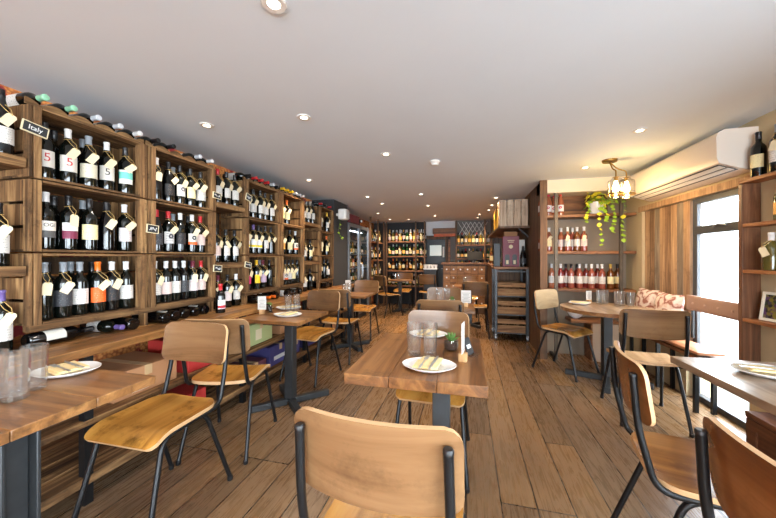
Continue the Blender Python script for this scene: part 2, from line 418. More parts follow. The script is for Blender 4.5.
# shutter boards over the far half of the window
sh = tag(empty('window_shutter', (2.0, 3.44, .47)), 'tall shutter of mixed weathered boards beside the bright window', 'shutter')
ms = [W_shut, W_shut2, W_shut3]
for k, mi in enumerate([0, 1, 0, 2, 0, 1, 2, 0]):
    w = .74 / 8; m = MB().box(-.012, .012, k * w + .002, (k + 1) * w - .002, 0, 1.32)
    m.obj('board', ms[mi], sh, .002)
MB().box(-.02, .02, .742, .758, 0, 1.32).obj('side_strip', W_shut3, sh)
W_edgepost = wood('partition_edge_wood', (70, 48, 34), (108, 76, 52), (138, 100, 72), 'Z', .6)
# cream beam over the alcove, wood cladding behind the top shelf
struct(MB().box(XP, XR, 4.26, 4.55, 2.07, ZC).obj('trim_2', M_beam))
struct(MB().box(XP + .06, 1.75, 4.535, 4.55, 1.8, 2.07).obj('trim_3', W_clad))
struct(MB().box(XP - .02, XP + .06, 4.24, 4.28, 0, ZC).obj('trim_4', W_edgepost))
struct(MB().box(XL, -2.12, 4.78, 5.40, 0, ZC).obj('wall_pier', M_charcoal))
struct(MB().box(-1.04, -.28, YB - .02, YB, 1.86, ZC).obj('trim_5', M_white))

# ------------------------------------------------------------------ bottles
def prof(kind):
    if kind == 'bordeaux': return [(.032, 0), (.0365, .003), (.0375, .01), (.0375, .185), (.036, .2), (.028, .216), (.0175, .229), (.0145, .242), (.0138, .29), (.0155, .292), (.0155, .302), (.014, .304)]
    if kind == 'burgundy': return [(.034, 0), (.039, .003), (.040, .01), (.040, .15), (.037, .175), (.028, .208), (.019, .236), (.015, .255), (.0142, .287), (.016, .289), (.016, .3), (.0145, .302)]
    if kind == 'champagne': return [(.038, 0), (.043, .003), (.044, .012), (.044, .15), (.040, .18), (.029, .218), (.019, .25), (.0155, .275), (.0165, .277), (.0165, .287), (.0145, .29), (.0145, .314), (.0125, .316)]
    if kind == 'short': return [(.033, 0), (.037, .003), (.0375, .01), (.0375, .14), (.034, .158), (.022, .175), (.0145, .19), (.0138, .222), (.0155, .224), (.0155, .24), (.014, .242)]
RAD = {'bordeaux': .0375, 'burgundy': .040, 'champagne': .044, 'short': .0375}
LZ = {'bordeaux': (.062, .15), 'burgundy': (.05, .132), 'champagne': (.05, .13), 'short': (.035, .11)}
GL = {'dark': plain('dark_green_bottle_glass', (9, 12, 9), .06, 0, .6), 'black': plain('black_bottle_glass', (6, 6, 7), .08, 0, .6), 'green': plain('green_bottle_glass', (24, 62, 30), .06, 0, .6),
      'olive': plain('olive_bottle_glass', (84, 76, 34), .06, 0, .6), 'rose': plain('rose_wine_glass', (134, 68, 54), .07, 0, .6), 'salmon': plain('salmon_wine_glass', (158, 92, 64), .07, 0, .6),
      'red': plain('deep_pink_wine_glass', (104, 34, 30), .07, 0, .6), 'amber': plain('amber_bottle_glass', (104, 58, 22), .06, 0, .6), 'gold': plain('golden_wine_glass', (112, 94, 42), .06, 0, .6)}
GWORD = {'dark': 'dark', 'black': 'black', 'green': 'green', 'olive': 'olive', 'rose': 'pink', 'salmon': 'salmon', 'red': 'deep-pink', 'amber': 'amber', 'gold': 'golden'}
CAP = {k: plain('capsule_' + k, c, .35) for k, c in dict(black=(22, 20, 22), white=(228, 226, 224), red=(186, 34, 38), orange=(234, 110, 30), grey=(140, 146, 152), yellow=(228, 178, 32), purple=(96, 78, 132), green=(140, 196, 160), silver=(206, 208, 212), pink=(206, 44, 86), maroon=(98, 28, 44), gold=(206, 162, 70)).items()}
LB = {
 'white': ('white', ink_label('label_white', (212, 207, 200))),
 'whitered': ('white red-motif', ink_label('label_white_red', (214, 208, 198), (196, 90, 90), lines=11, amount=.18)),
 'whiteblack': ('white black-motif', ink_label('label_white_black', (214, 209, 198), (90, 90, 90), lines=11, amount=.18)),
 'horse': ('wide cream', ink_label('label_wide_cream', (216, 208, 182), (110, 60, 40), lines=5, amount=.4)),
 'turq': ('turquoise picture', ink_label('label_turquoise', (236, 230, 214), (90, 90, 90), (110, 196, 180), .35, .85, 9, .3)),
 'halfblack': ('white over grey', ink_label('label_half_black', (232, 224, 212), (90, 90, 90), (84, 82, 80), 0, .42, 12, .2)),
 'maroon': ('white over maroon', ink_label('label_maroon', (238, 234, 230), (120, 90, 130), (120, 40, 66), 0, .5, 8, .3)),
 'cream': ('cream', ink_label('label_cream', (236, 222, 170), (150, 120, 70), lines=9, amount=.45)),
 'pinktext': ('white pink-print', ink_label('label_pink_print', (216, 208, 206), (214, 90, 110), lines=7, amount=.5)),
 'darkl': ('dark grey', ink_label('label_dark', (52, 52, 56), (196, 196, 196), lines=9, amount=.4)),
 'orange': ('orange', ink_label('label_orange', (236, 98, 30), (250, 220, 190), lines=7, amount=.4)),
 'black': ('black', ink_label('label_black', (30, 28, 30), (200, 150, 110), lines=8, amount=.4)),
 'none': ('no', None),
 'hexa': ('white, dark patterned', ink_label('label_hexagon', (210, 207, 204), (60, 60, 70), lines=5, amount=.6, motif=(60, 60, 66))),
 'orangeband': ('white orange-banded', ink_label('label_orange_band', (212, 207, 198), (60, 60, 60), (226, 98, 40), 0, .25, 8, .45, (50, 50, 54))),
 'ring': ('white ring-motif', ink_label('label_ring', (214, 211, 206), (80, 80, 80), lines=11, amount=.3, motif=(110, 106, 110))),
 'pink': ('pale pink', ink_label('label_pale_pink', (212, 188, 180), (140, 80, 80), lines=8, amount=.45)),
 'yellowband': ('white yellow-banded', ink_label('label_yellow_band', (240, 238, 234), (70, 70, 90), (236, 208, 40), .08, .34, 8, .4)),
 'magenta': ('magenta', ink_label('label_magenta', (206, 46, 110), (250, 220, 230), lines=7, amount=.4)),
 'yellow': ('yellow', ink_label('label_yellow', (240, 200, 30), (120, 80, 20), lines=7, amount=.4)),
 'lilac': ('lilac', ink_label('label_lilac', (186, 160, 180), (90, 50, 80), lines=7, amount=.4)),
 'amber': ('amber', ink_label('label_amber', (240, 180, 90), (120, 70, 20), lines=7, amount=.4)),
 'redblob': ('white red-spotted', ink_label('label_red_spot', (240, 232, 228), (150, 80, 80), lines=9, amount=.25, motif=(190, 30, 60))),
 'redblue': ('white red-and-blue', ink_label('label_red_blue', (234, 232, 232), (40, 60, 130), (190, 40, 40), .1, .4, 6, .55)),
}
BM = {}
def body_mesh(kind, g, n):
    k = ('b', kind, g, n)
    if k not in BM: BM[k] = MB().lathe(prof(kind), n).mesh('bottle_glass', GL[g])
    return BM[k]
def cap_mesh(kind, c, n):
    k = ('c', kind, c, n)
    if k not in BM:
        p = prof(kind); top = p[-1][1]; low = top - (.052 if kind != 'champagne' else .09); pts = []
        def rad(z):
            for (r0, z0), (r1, z1) in zip(p, p[1:]):
                if z0 <= z <= z1: return r0 + (r1 - r0) * (z - z0) / max(1e-6, z1 - z0)
            return p[-1][0]
        zs = [low] + [z for r, z in p if low < z <= top]
        pts = [(rad(z) + .0007, z) for z in zs] + [(rad(top) - .002, top + .001)]
        BM[k] = MB().lathe(pts, n).mesh('capsule', CAP[c])
    return BM[k]
def label_mesh(kind, l, n):
    k = ('l', kind, l)
    if k not in BM:
        r = RAD[kind] + .0006; z0, z1 = LZ[kind]; vs = []; uv = []; fs = []; N = 12; A = R(66)
        for i in range(N + 1):
            a = -PI / 2 - A + 2 * A * i / N
            for z, v in ((z0, 0), (z1, 1)): vs.append((r * math.cos(a), r * math.sin(a), z)); uv.append((i / N, v))
        for i in range(N): fs.append((2 * i, 2 * i + 2, 2 * i + 3, 2 * i + 1))
        BM[k] = MB().add(vs, fs, 0, True, None, uv).mesh('label', LB[l][1])
    return BM[k]
def tag_mesh(kind, var):
    k = ('t', kind, var)
    if k not in BM:
        r = RAD[kind]; sx, ang = [(.014, .55), (-.012, -.5), (.004, .15), (.02, .8)][var]
        T = Matrix.Translation((sx * 1.1, -(r + .006), .165 if kind != 'short' else .12)) @ Matrix.Rotation(ang, 4, 'Y') @ Matrix.Rotation(R(-12), 4, 'X')
        a = MB(); w, h = .019, .034
        a.prism([(-w, -h), (w, -h), (w, h - .01), (w - .008, h), (-w + .008, h), (-w, h - .01)], -.0006, .0006, 0, T @ Matrix.Rotation(PI / 2, 4, 'X'))
        zt = .245 if kind != 'short' else .19; rn = .0175
        loop = [(rn * math.cos(2 * PI * i / 12), rn * math.sin(2 * PI * i / 12), zt + .004 * math.cos(2 * PI * i / 12)) for i in range(13)]
        hole = T @ Vector((0, -.0015, h - .006)); st = MB().tube(loop, .0012, 5, 0, False)
        st.tube([(rn * .5, -rn * .9, zt), tuple((Vector((rn, -rn * 1.2, zt)) + hole) / 2 + Vector((.003, -.008, 0))), tuple(hole)], .0012, 5)
        st.tube([(-rn * .5, -rn * .9, zt), tuple((Vector((-rn, -rn * 1.2, zt)) + hole) / 2 + Vector((-.003, -.008, 0))), tuple(hole)], .0012, 5)
        BM[k] = (a.mesh('price_tag', P_paper), st.mesh('string', P_string))
    return BM[k]
NB = 0
def bottle(loc, face, kind='bordeaux', g='dark', cap='black', lab='white', tg=None, label='', group=None, n=18, tilt=None, extra=None):
    """FACE: heading (radians) that the label looks to; TILT: euler of a lying bottle"""
    global NB; NB += 1
    o = link('wine_bottle', body_mesh(kind, g, n)); o.location = loc
    o.rotation_euler = tilt if tilt is not None else (0, 0, face + PI / 2)
    if cap: link('capsule', cap_mesh(kind, cap, n), o)
    if lab and lab != 'none': link('label', label_mesh(kind, lab, n), o)
    if tg is not None:
        a, b = tag_mesh(kind, tg); t = link('price_tag', a, o); link('string', b, t)
    return tag(o, label, 'bottle', group)

# ------------------------------------------------------------------ crate wall on the left
CX = -2.10; CZ = .92; CH_ = .372
STACKS = [(1.066, 1.664, 'first'), (1.670, 2.268, 'second'), (2.636, 3.236, 'third'), (3.242, 3.800, 'fourth'), (4.246, 4.752, 'fifth')]
ROWN = {0: 'bottom', 1: 'middle', 2: 'top'}
def crate(y0, y1, z0, lab, flip):
    o = tag(empty('wooden_crate', (CX, (y0 + y1) / 2, z0)), lab, 'crate', 'apple crates stacked along the wall')
    w = (y1 - y0) / 2 - .002; h = CH_ - .008; D = .30
    for s_ in (-1, 1):
        m = MB(); a, b = sorted((s_ * w, s_ * (w - .014)))
        for k in range(3): m.box(-D + .004, -.045, a, b, .012 + k * h / 3, (k + 1) * h / 3 - .004)
        m.obj('side_panel', W_crateZ, o)
        a, b = sorted((s_ * w, s_ * (w - .016)))
        MB().box(-.044, -.004, a, b, .001, h - .001).obj('end_board', W_crateZ, o, .003)
        a, b = sorted((s_ * (w - .019), s_ * (w - .050)))
        MB().box(-.046, 0, a, b, .0, h).obj('corner_post', W_crateZ, o, .003)
        a, b = sorted((s_ * (w - .014), s_ * (w - .050)))
        MB().box(-D + .014, -D + .05, a, b, .013, h - .013).obj('corner_post', W_crateZ, o)
    for nm, za, zb in (('base_boards', 0, .012), ('top_boards', h - .012, h)):
        m = MB()
        for k in range(3):
            xa = -D + .002 + k * .0855; m.box(xa, xa + .081, -w + .001, w - .001, za, zb)
        m.box(-.044, .004, -w + .051, w - .051, za, zb)
        m.obj(nm, W_crate, o)
    m = MB()
    for k in range(3): m.box(-D, -D + .012, -w + .015, w - .015, .014 + k * (h - .02) / 3, (k + 1) * (h - .02) / 3 + .002)
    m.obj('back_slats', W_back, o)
    return o
for (y0, y1, nm) in STACKS:
    for r in range(3):
        crate(y0, y1, CZ + r * CH_, f'wooden apple crate on its side, {ROWN[r]} one of the {nm} stack of three', r % 2)
# narrow shelf bays between the stacks
def bay(y0, y1, nm, lab):
    o = tag(empty('narrow_shelf', (CX, (y0 + y1) / 2, .80)), lab, 'shelf', 'narrow shelf bays between crate stacks')
    w = (y1 - y0) / 2 - .002
    for z in (.42, .955):
        MB().box(-.30, -.002, -w, w, z - .05, z).obj('shelf_board', W_crate, o, .003)
    m = MB(); n = max(3, round(2 * w / .09)); st = 2 * w / n
    for k in range(n): m.box(-.318, -.302, -w + k * st + .003, -w + (k + 1) * st - .003, .0, 1.23)
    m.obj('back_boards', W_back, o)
bay(.62, 1.063, 'first', 'narrow wooden shelf bay before the first crate stack holding a large bottle')
bay(2.271, 2.633, 'second', 'narrow wooden shelf bay between second and third crate stacks')
bay(3.803, 4.243, 'third', 'narrow wooden shelf bay between fourth and fifth crate stacks')
# rail the crates rest on
rail = tag(empty('support_rail', (CX - .05, 0, .80)), 'dark scorched timber rail carrying the crates above the bench', 'rail')
MB().box(-.02, .03, 1.08, 2.26, .085, .119).obj('beam', W_crate, rail); MB().box(-.02, .03, 2.65, 3.79, .085, .119).obj('beam', W_crate, rail); MB().box(-.02, .03, 4.26, 4.74, .085, .119).obj('beam', W_crate, rail)
for y in (1.10, 1.667, 2.24, 2.67, 3.24, 3.77, 4.28, 4.73): MB().box(-.24, -.20, y - .02, y + .02, 0, .119).obj('block', W_crateZ, rail)
for y in (1.667, 2.24, 2.67, 3.24, 3.77, 4.28, 4.73): MB().box(-.02, .03, y - .012, y + .012, 0, .0849).obj('block', W_crateZ, rail)

def row(y0, y1, z, specs, place, xf=-2.165, phrase='', back=True, backcaps=('black', 'grey', 'black')):
    """specs: (kind, glass, cap, label, tag) near end first"""
    n = len(specs); L = y1 - y0; made = []
    for i, sp in enumerate(specs):
        y = y0 + L * (i + .5) / n + (random.uniform(-.004, .004) if n < 6 else 0)
        kind, g, c, l, tg = sp
        if tg == 1 and i == 0: tg = 2
        if n >= 6: kind = 'bordeaux'
        made.append(bottle((xf + random.uniform(-.012, .008), y, z), R(-16) + random.uniform(-.22, .22), kind, g, c, l, tg,
               f'{GWORD[g]} wine bottle with {LB[l][0]} label, {ORD[i]} in {place}' + (f', {phrase}' if phrase else ''), 'wine bottles in the crates'))
    if back:
        nb = max(2, n - 2)
        for i in range(nb):
            y = y0 + L * (i + 1.0) / (nb + .6)
            bottle((xf - .10, min(y, y1 - .05), z), 0, 'bordeaux', 'dark', backcaps[i % len(backcaps)], 'none', None,
                   f'dark bottle behind the front row, {ORD[i]} in {place}', 'bottles behind the front rows', 12)
    return made
B, U, C_ = 'bordeaux', 'burgundy', 'champagne'
SPEC = {
 (0, 2): [(B, 'dark', 'black', 'whitered', None), (B, 'dark', 'white', 'whitered', 0), (U, 'dark', 'grey', 'horse', 0), (B, 'dark', 'white', 'whiteblack', 0), (B, 'dark', 'black', 'turq', 3)],
 (0, 1): [(B, 'dark', 'white', 'halfblack', None), (B, 'dark', 'black', 'maroon', 2), (B, 'dark', 'black', 'cream', None), (U, 'black', 'black', 'none', 0), (B, 'dark', 'white', 'pinktext', 3)],
 (0, 0): [(B, 'dark', 'grey', 'none', 1), (B, 'dark', 'grey', 'darkl', 0), (B, 'dark', 'grey', 'white', None), (B, 'dark', 'orange', 'orange', 3), (U, 'black', 'white', 'black', 0), (B, 'dark', 'white', 'white', None)],
 (1, 2): [(B, 'black', 'white', 'none', 1), (U, 'black', 'black', 'black', 3), (B, 'dark', 'black', 'ring', 0), (B, 'dark', 'black', 'cream', 3), (B, 'dark', 'black', 'white', 0)],
 (1, 1): [(U, 'black', 'red', 'darkl', None), (B, 'dark', 'red', 'hexa', 3), (B, 'dark', 'white', 'black', None), (B, 'dark', 'white', 'orangeband', 0), (B, 'dark', 'red', 'pink', 3)],
 (1, 0): [(B, 'dark', 'white', 'white', 0), (U, 'dark', 'white', 'pink', None), (B, 'dark', 'white', 'white', None), (B, 'black', 'white', 'darkl', None), (B, 'dark', 'maroon', 'pinktext', 2), (B, 'dark', 'red', 'pink', 0)],
 (2, 2): [(B, 'dark', 'black', 'white', 0), (B, 'dark', 'black', 'white', 0), (B, 'dark', 'black', 'white', 0), (B, 'dark', 'black', 'white', 0), (B, 'dark', 'black', 'white', 3)],
 (2, 1): [(B, 'dark', 'purple', 'yellowband', 0), (B, 'dark', 'purple', 'yellowband', 2), (B, 'dark', 'black', 'yellowband', 0), (B, 'dark', 'black', 'white', 0), (B, 'dark', 'black', 'none', 3)],
 (2, 0): [(B, 'dark', 'orange', 'magenta', 0), (B, 'dark', 'yellow', 'yellow', 0), (B, 'dark', 'maroon', 'lilac', 3), (B, 'dark', 'black', 'none', None)],
 (3, 2): [(B, 'dark', 'orange', 'cream', 0), (B, 'dark', 'orange', 'cream', 0)],
 (3, 1): [(B, 'dark', 'maroon', 'amber', 0), (B, 'dark', 'black', 'cream', 0), (B, 'dark', 'silver', 'orangeband', None)],
 (3, 0): [(B, 'dark', 'black', 'pink', 0), (B, 'dark', 'black', 'orangeband', 0), (B, 'dark', 'black', 'white', 0), (B, 'dark', 'black', 'cream', 3), (B, 'dark', 'black', 'none', None)],
 (4, 2): [(B, 'dark', 'white', 'white', 1), (B, 'dark', 'yellow', 'white', 0)],
 (4, 1): [(B, 'dark', 'black', 'cream', 1), (B, 'dark', 'orange', 'cream', 0)],
 (4, 0): [(B, 'dark', 'black', 'white', 0), (B, 'dark', 'black', 'none', 3), (B, 'dark', 'black', 'white', None)],
}
ROWB = {}
for (si, r), sp in SPEC.items():
    y0, y1, nm = STACKS[si]; e = y1 - .052 if (si, r) not in ((3, 2), ) else y1 - .25
    ROWB[(si, r)] = row(y0 + .052, e, CZ + r * CH_ + .0135, sp, f'{ROWN[r]} crate of {nm} stack', back=(si < 3))
def label_print(o, body, size, z, mat, kind='bordeaux', nm='label_lettering'):
    me = text_mesh(body, size, .0001); rr = RAD[kind] + .0014
    for v in me.vertices:
        a = -PI / 2 + v.co.x / rr; v.co = ((rr + v.co.z) * math.cos(a), (rr + v.co.z) * math.sin(a), z + v.co.y)
    me.materials.clear(); me.materials.append(mat); link(nm, me, o)
INK_R = plain('red_label_ink', (190, 44, 44), .6); INK_K = plain('black_label_ink', (30, 28, 28), .6); INK_W = plain('pale_label_ink', (232, 214, 196), .6)
label_print(ROWB[(0, 2)][0], '5', .062, .112, INK_R); label_print(ROWB[(0, 2)][1], '5', .062, .112, INK_R); label_print(ROWB[(0, 2)][3], '5', .058, .112, INK_K)
label_print(ROWB[(0, 1)][0], 'OGI', .026, .128, INK_K)
# bottles on the narrow bays and the bench below them
def bayrow(y0, y1, z, specs, place):
    n = len(specs)
    for i, (kind, g, c, l, tg) in enumerate(specs):
        bottle((-2.17, y0 + (y1 - y0) * (i + .5) / n, z), R(-12) + random.uniform(-.2, .2), kind, g, c, l, tg, f'{GWORD[g]} bottle with {LB[l][0]} label, {ORD[i]} {place}', 'bottles on the narrow shelf bays')
bayrow(.83, 1.06, 1.756, [(C_, 'black', 'black', 'white', 0), (C_, 'black', 'black', 'white', 0)], 'on top shelf before the first crate stack')
bayrow(.80, 1.06, 1.221, [(U, 'dark', 'black', 'halfblack', None), (B, 'dark', 'black', 'white', 0)], 'on middle shelf before the first crate stack')
bayrow(.84, 1.06, .801, [(B, 'dark', 'grey', 'white', 1), (B, 'dark', 'purple', 'white', 0)], 'on the bench before the first crate stack')
bayrow(2.30, 2.62, 1.756, [(B, 'dark', 'red', 'white', 0), (B, 'dark', 'black', 'white', 0), (B, 'dark', 'black', 'white', 3)], 'on top shelf between second and third stacks')
bayrow(2.28, 2.62, 1.221, [(B, 'dark', 'black', 'pink', 0), (B, 'dark', 'black', 'white', 1), (B, 'dark', 'black', 'white', 3)], 'on middle shelf between second and third stacks')
bayrow(2.30, 2.64, .801, [(B, 'dark', 'maroon', 'black', 1), (B, 'dark', 'black', 'pinktext', 0), (B, 'dark', 'white', 'white', 3)], 'on the bench between second and third stacks')
bayrow(3.84, 4.20, 1.756, [(B, 'dark', 'maroon', 'white', 0), (B, 'dark', 'black', 'white', 0), (B, 'dark', 'black', 'white', None)], 'on top shelf between fourth and fifth stacks')
bayrow(3.82, 4.15, 1.221, [(B, 'dark', 'black', 'white', 1), (B, 'dark', 'black', 'cream', 3)], 'on middle shelf between fourth and fifth stacks')
bayrow(3.82, 4.15, .801, [(B, 'dark', 'black', 'white', 1), (B, 'dark', 'black', 'none', 3)], 'on the bench between fourth and fifth stacks')
bottle((-2.0, 2.2, .801), R(-10), 'short', 'black', 'red', 'redblue', None, 'short dark bottle with red and blue label on the bench below second stack', None)
# lying bottles on top of the crates, neck to the room, in scalloped cradles
TOPZ = CZ + 3 * CH_
def cradle(y0, y1, n, lab):
    pts = []; L = y1 - y0; N = 64
    for i in range(N + 1):
        u = i / N; pts.append((L * u, .006 + .026 * abs(math.cos(PI * n * u)) ** .8))
    poly = [(0, 0)] + [(L, 0)] + pts[::-1]
    o = MB()
    for x in (-.04,):
        T = Matrix.Translation((CX + x, y0, TOPZ)) @ Matrix(((0, 0, 1, 0), (1, 0, 0, 0), (0, 1, 0, 0), (0, 0, 0, 1)))
        o.prism(poly, 0, .010, 0, T)
    return tag(o.obj('bottle_cradle', W_crate), lab, 'cradle', 'scalloped bottle cradles')
def lying(x, y, z, cap, lab, ang=0, kind='bordeaux', g='dark', label=None, lb='white', group='bottles lying on the crates', n=16):
    # neck towards +X turned by ANG
    q = Euler((0, R(90), ang), 'XYZ')
    bottle((x, y, z), 0, kind, g, cap, lb, None, label or lab, group, n, tilt=q)
TOPS = [(0, 5, ['green', 'green', 'silver', 'silver', 'white']), (1, 5, ['black', 'black', None, 'silver', 'white']), (2, 6, ['black', 'red', 'red', 'red', 'silver', 'black']), (3, 6, ['yellow', 'yellow', 'yellow', 'silver', 'silver', 'white'])]
for si, n, caps in TOPS:
    y0, y1, nm = STACKS[si]; cradle(y0 + .004, y1 - .004, n, f'pale scalloped wooden cradle on top of the {nm} crate stack')
    for i in range(n):
        if caps[i] is None: continue
        lying(-2.39, y0 + (y1 - y0) * (i + .5) / n, TOPZ + .0472, caps[i], '', 0, label=f'dark bottle with {caps[i]} cap lying on the {nm} crate stack, {ORD[i]} along')
for i in range(3): lying(-2.41, 4.29 + i * .16, TOPZ + .045, ['red', 'black', 'red'][i], '', .15, label=f'dark bottle lying on the fifth crate stack, {ORD[i]} along')
# bottles lying on the bench under the crates
bottle((-2.14, 1.075, .8405), 0, 'bordeaux', 'black', 'black', 'whiteblack', None, 'black bottle lying lengthways on the bench with its white label outward', 'bottles lying under the crates', 18, tilt=(R(-90), R(40), R(4)))
NTH = ORD + ['seventeenth', 'eighteenth', 'nineteenth', 'twentieth', 'last']
k = 0
for y in (1.45, 1.54, 1.745, 1.835, 1.925, 2.015, 2.105, 2.745, 2.835, 2.925, 3.015, 3.105, 3.33, 3.42, 3.51, 3.60, 4.36, 4.45, 4.54):
    lab_ = f'dark bottle lying on the bench under the crates, {NTH[k]} along'
    if k in (0, 9, 10): lying(-2.33, y, .8385, 'purple' if k == 0 else 'orange', '', 0, label=lab_, group='bottles lying under the crates', n=14)
    else: bottle((-2.03 - random.uniform(0, .03), y, .8385), 0, 'bordeaux', 'black', 'black', 'white' if k % 3 == 0 else 'none', None, lab_, 'bottles lying under the crates', 16, tilt=(0, R(-90), 0))
    k += 1

# chalk signs on the crate posts
def chalk_sign(y, z, w, h, lab, txt=None, rot=0, x=CX + .007):
    o = tag(empty('chalkboard_sign', (x, y, z)), lab, 'sign', 'chalk signs on the crates')
    T = Matrix.Rotation(rot, 4, 'X')
    m = MB().box(-.003, .003, -w / 2, w / 2, -h / 2, h / 2, 0, T); m.obj('board', P_chalk, o)
    m = MB(); e = .004
    for a, b, c, d in ((-w / 2 - e, w / 2 + e, h / 2, h / 2 + e), (-w / 2 - e, w / 2 + e, -h / 2 - e, -h / 2), (-w / 2 - e, -w / 2, -h / 2, h / 2), (w / 2, w / 2 + e, -h / 2, h / 2)): m.box(-.004, .005, a, b, c, d, 0, T)
    m.obj('frame', P_paper, o)
    if txt:
        me = text_mesh(txt, h * .72); me.materials.clear(); me.materials.append(P_chalkmark)
        t = link('chalk_lettering', me, o); t.matrix_local = Matrix.Translation((.0042, 0, 0)) @ T @ Matrix(((0, 0, 1, 0), (1, 0, 0, 0), (0, 1, 0, 0), (0, 0, 0, 1))) @ Matrix.Shear('XZ', 4, (.0, .0)) if False else Matrix.Translation((.0042, 0, 0)) @ T @ Matrix(((0, 0, 1, 0), (1, 0, 0, 0), (0, 1, 0, 0), (0, 0, 0, 1)))
    else:
        m = MB(); N = 14
        m.tube([(.0045, -w * .36 + w * .72 * i / N, (random.random() - .5) * h * .5) for i in range(N + 1)], .0016, 5, 0, True, T); m.obj('chalk_lettering', P_chalkmark, o)
chalk_sign(1.087, 1.905, .092, .046, 'chalk sign reading Italy in a cream frame on the first crate stack', 'Italy', R(-9))
chalk_sign(1.69, 1.46, .075, .05, 'small framed chalk sign on the middle crate of the second stack', None, R(-4))
chalk_sign(2.262, 1.80, .08, .045, 'small framed chalk sign high between second stack and narrow bay', None, R(-4))
chalk_sign(2.27, 1.17, .085, .05, 'small framed chalk sign low between second stack and narrow bay', None, R(-4))
chalk_sign(2.67, 1.86, .075, .06, 'small framed chalk sign on the top crate of the third stack', None, R(-14))
chalk_sign(2.66, 1.19, .085, .05, 'small framed chalk sign on the bottom crate of the third stack', None, R(-12))

# ------------------------------------------------------------------ wall bench with shelves below
be = tag(empty('timber_bench', (-1.87, 0, 0)), 'long reclaimed-wood bench counter with two shelves under the crates', 'bench')
BY0, BY1 = .2, 5.40
m = MB()
for k in range(3): m.box(-.63 + k * .21, -.63 + (k + 1) * .21 - .003, BY0, 4.775 if k < 2 else BY1, .755, .80)
m.obj('bench_top', W_bench, be, .004)
m = MB()
for k in range(3): m.box(-.60 + k * .20, -.60 + (k + 1) * .2 - .004, BY0, 4.775 if k < 2 else BY1, .40, .43)
m.obj('middle_shelf', W_crate, be, .003)
m = MB()
for k in range(4): m.box(-.60 + k * .15, -.60 + (k + 1) * .15 - .004, BY0, 4.775 if k < 3 else BY1, .10, .145)
m.obj('bottom_shelf', W_crate, be, .003)
for y in (.3, 1.18, 2.34, 3.42, 4.6, 5.3):
    m = MB().box(-.045, -.005, y - .02, y + .02, 0, .0999); m.obj('post', B_metal, be); MB().box(-.045, -.005, y - .02, y + .02, .1451, .3999).obj('post', B_metal, be); MB().box(-.045, -.005, y - .02, y + .02, .4301, .7549).obj('post', B_metal, be)
# boxes on the bench shelves
def carton(x0, x1, y0, y1, z, h, mat, lab, sticker=None, flaps=True, lid=None):
    o = tag(empty('carton', ((x0 + x1) / 2, (y0 + y1) / 2, z + .0008)), lab, 'box', 'boxes under the wall bench'); w, d = (x1 - x0) / 2, (y1 - y0) / 2
    MB().box(-w, w, -d, d, 0, h).obj('box_body', mat, o, .004)
    m = MB().box(-w, w, -.024, .024, h + .0001, h + .001); m.box(w + .0001, w + .001, -.024, .024, h - .06, h); m.obj('packing_tape', plain('packing_tape', (190, 160, 120), .3), o)
    if sticker: MB().box(w + .0001, w + .0015, *sticker[:4]).obj('sticker', sticker[4], o)
M_cart = plain('brown_cardboard', (170, 122, 84), .8); M_red = plain('red_cardboard', (172, 44, 40), .6); M_green = plain('pale_green_cardboard', (170, 178, 122), .7)
M_blue = plain('violet_cardboard', (64, 60, 112), .6); M_wine = plain('plum_cardboard', (92, 48, 62), .6)
L_ship = ink_label('shipping_label', (240, 240, 240), (40, 40, 40), lines=9, amount=.5)
carton(-2.32, -1.94, 1.34, 1.74, .43, .16, M_cart, 'brown cardboard box with white shipping label under the bench', (-.1, -.0, .02, .09, P_card))
carton(-2.30, -1.93, 1.82, 2.12, .43, .22, M_red, 'bright red box on the middle shelf under the bench')
carton(-2.30, -1.95, 2.5, 2.85, .43, .20, M_green, 'pale green box on the middle shelf under the bench', (-.09, .0, .04, .14, P_paper))
carton(-2.30, -1.93, 1.52, 1.98, .145, .13, M_red, 'wide red box on the bottom shelf under the bench')
carton(-2.30, -1.93, 2.42, 2.72, .145, .12, M_wine, 'plum coloured box on the bottom shelf near the second bench post')
carton(-2.28, -1.93, 2.78, 3.16, .145, .20, M_blue, 'violet box with white lettering panel on the bottom bench shelf', (-.12, .1, .05, .09, P_card))
carton(-2.28, -1.93, 3.22, 3.36, .145, .16, M_blue, 'slim violet box beside the larger violet box under the bench')
carton(-2.28, -1.93, 3.5, 3.9, .145, .19, M_blue, 'violet box with small white panel beyond the third bench post', (-.1, .0, .1, .14, P_card))
carton(-2.28, -1.95, 3.0, 3.36, .43, .18, M_cart, 'plain brown cardboard box on the middle shelf beyond the green box')
carton(-2.28, -1.95, 4.3, 4.56, .145, .19, M_cart, 'brown cardboard box on the bottom bench shelf below the fifth crate stack')

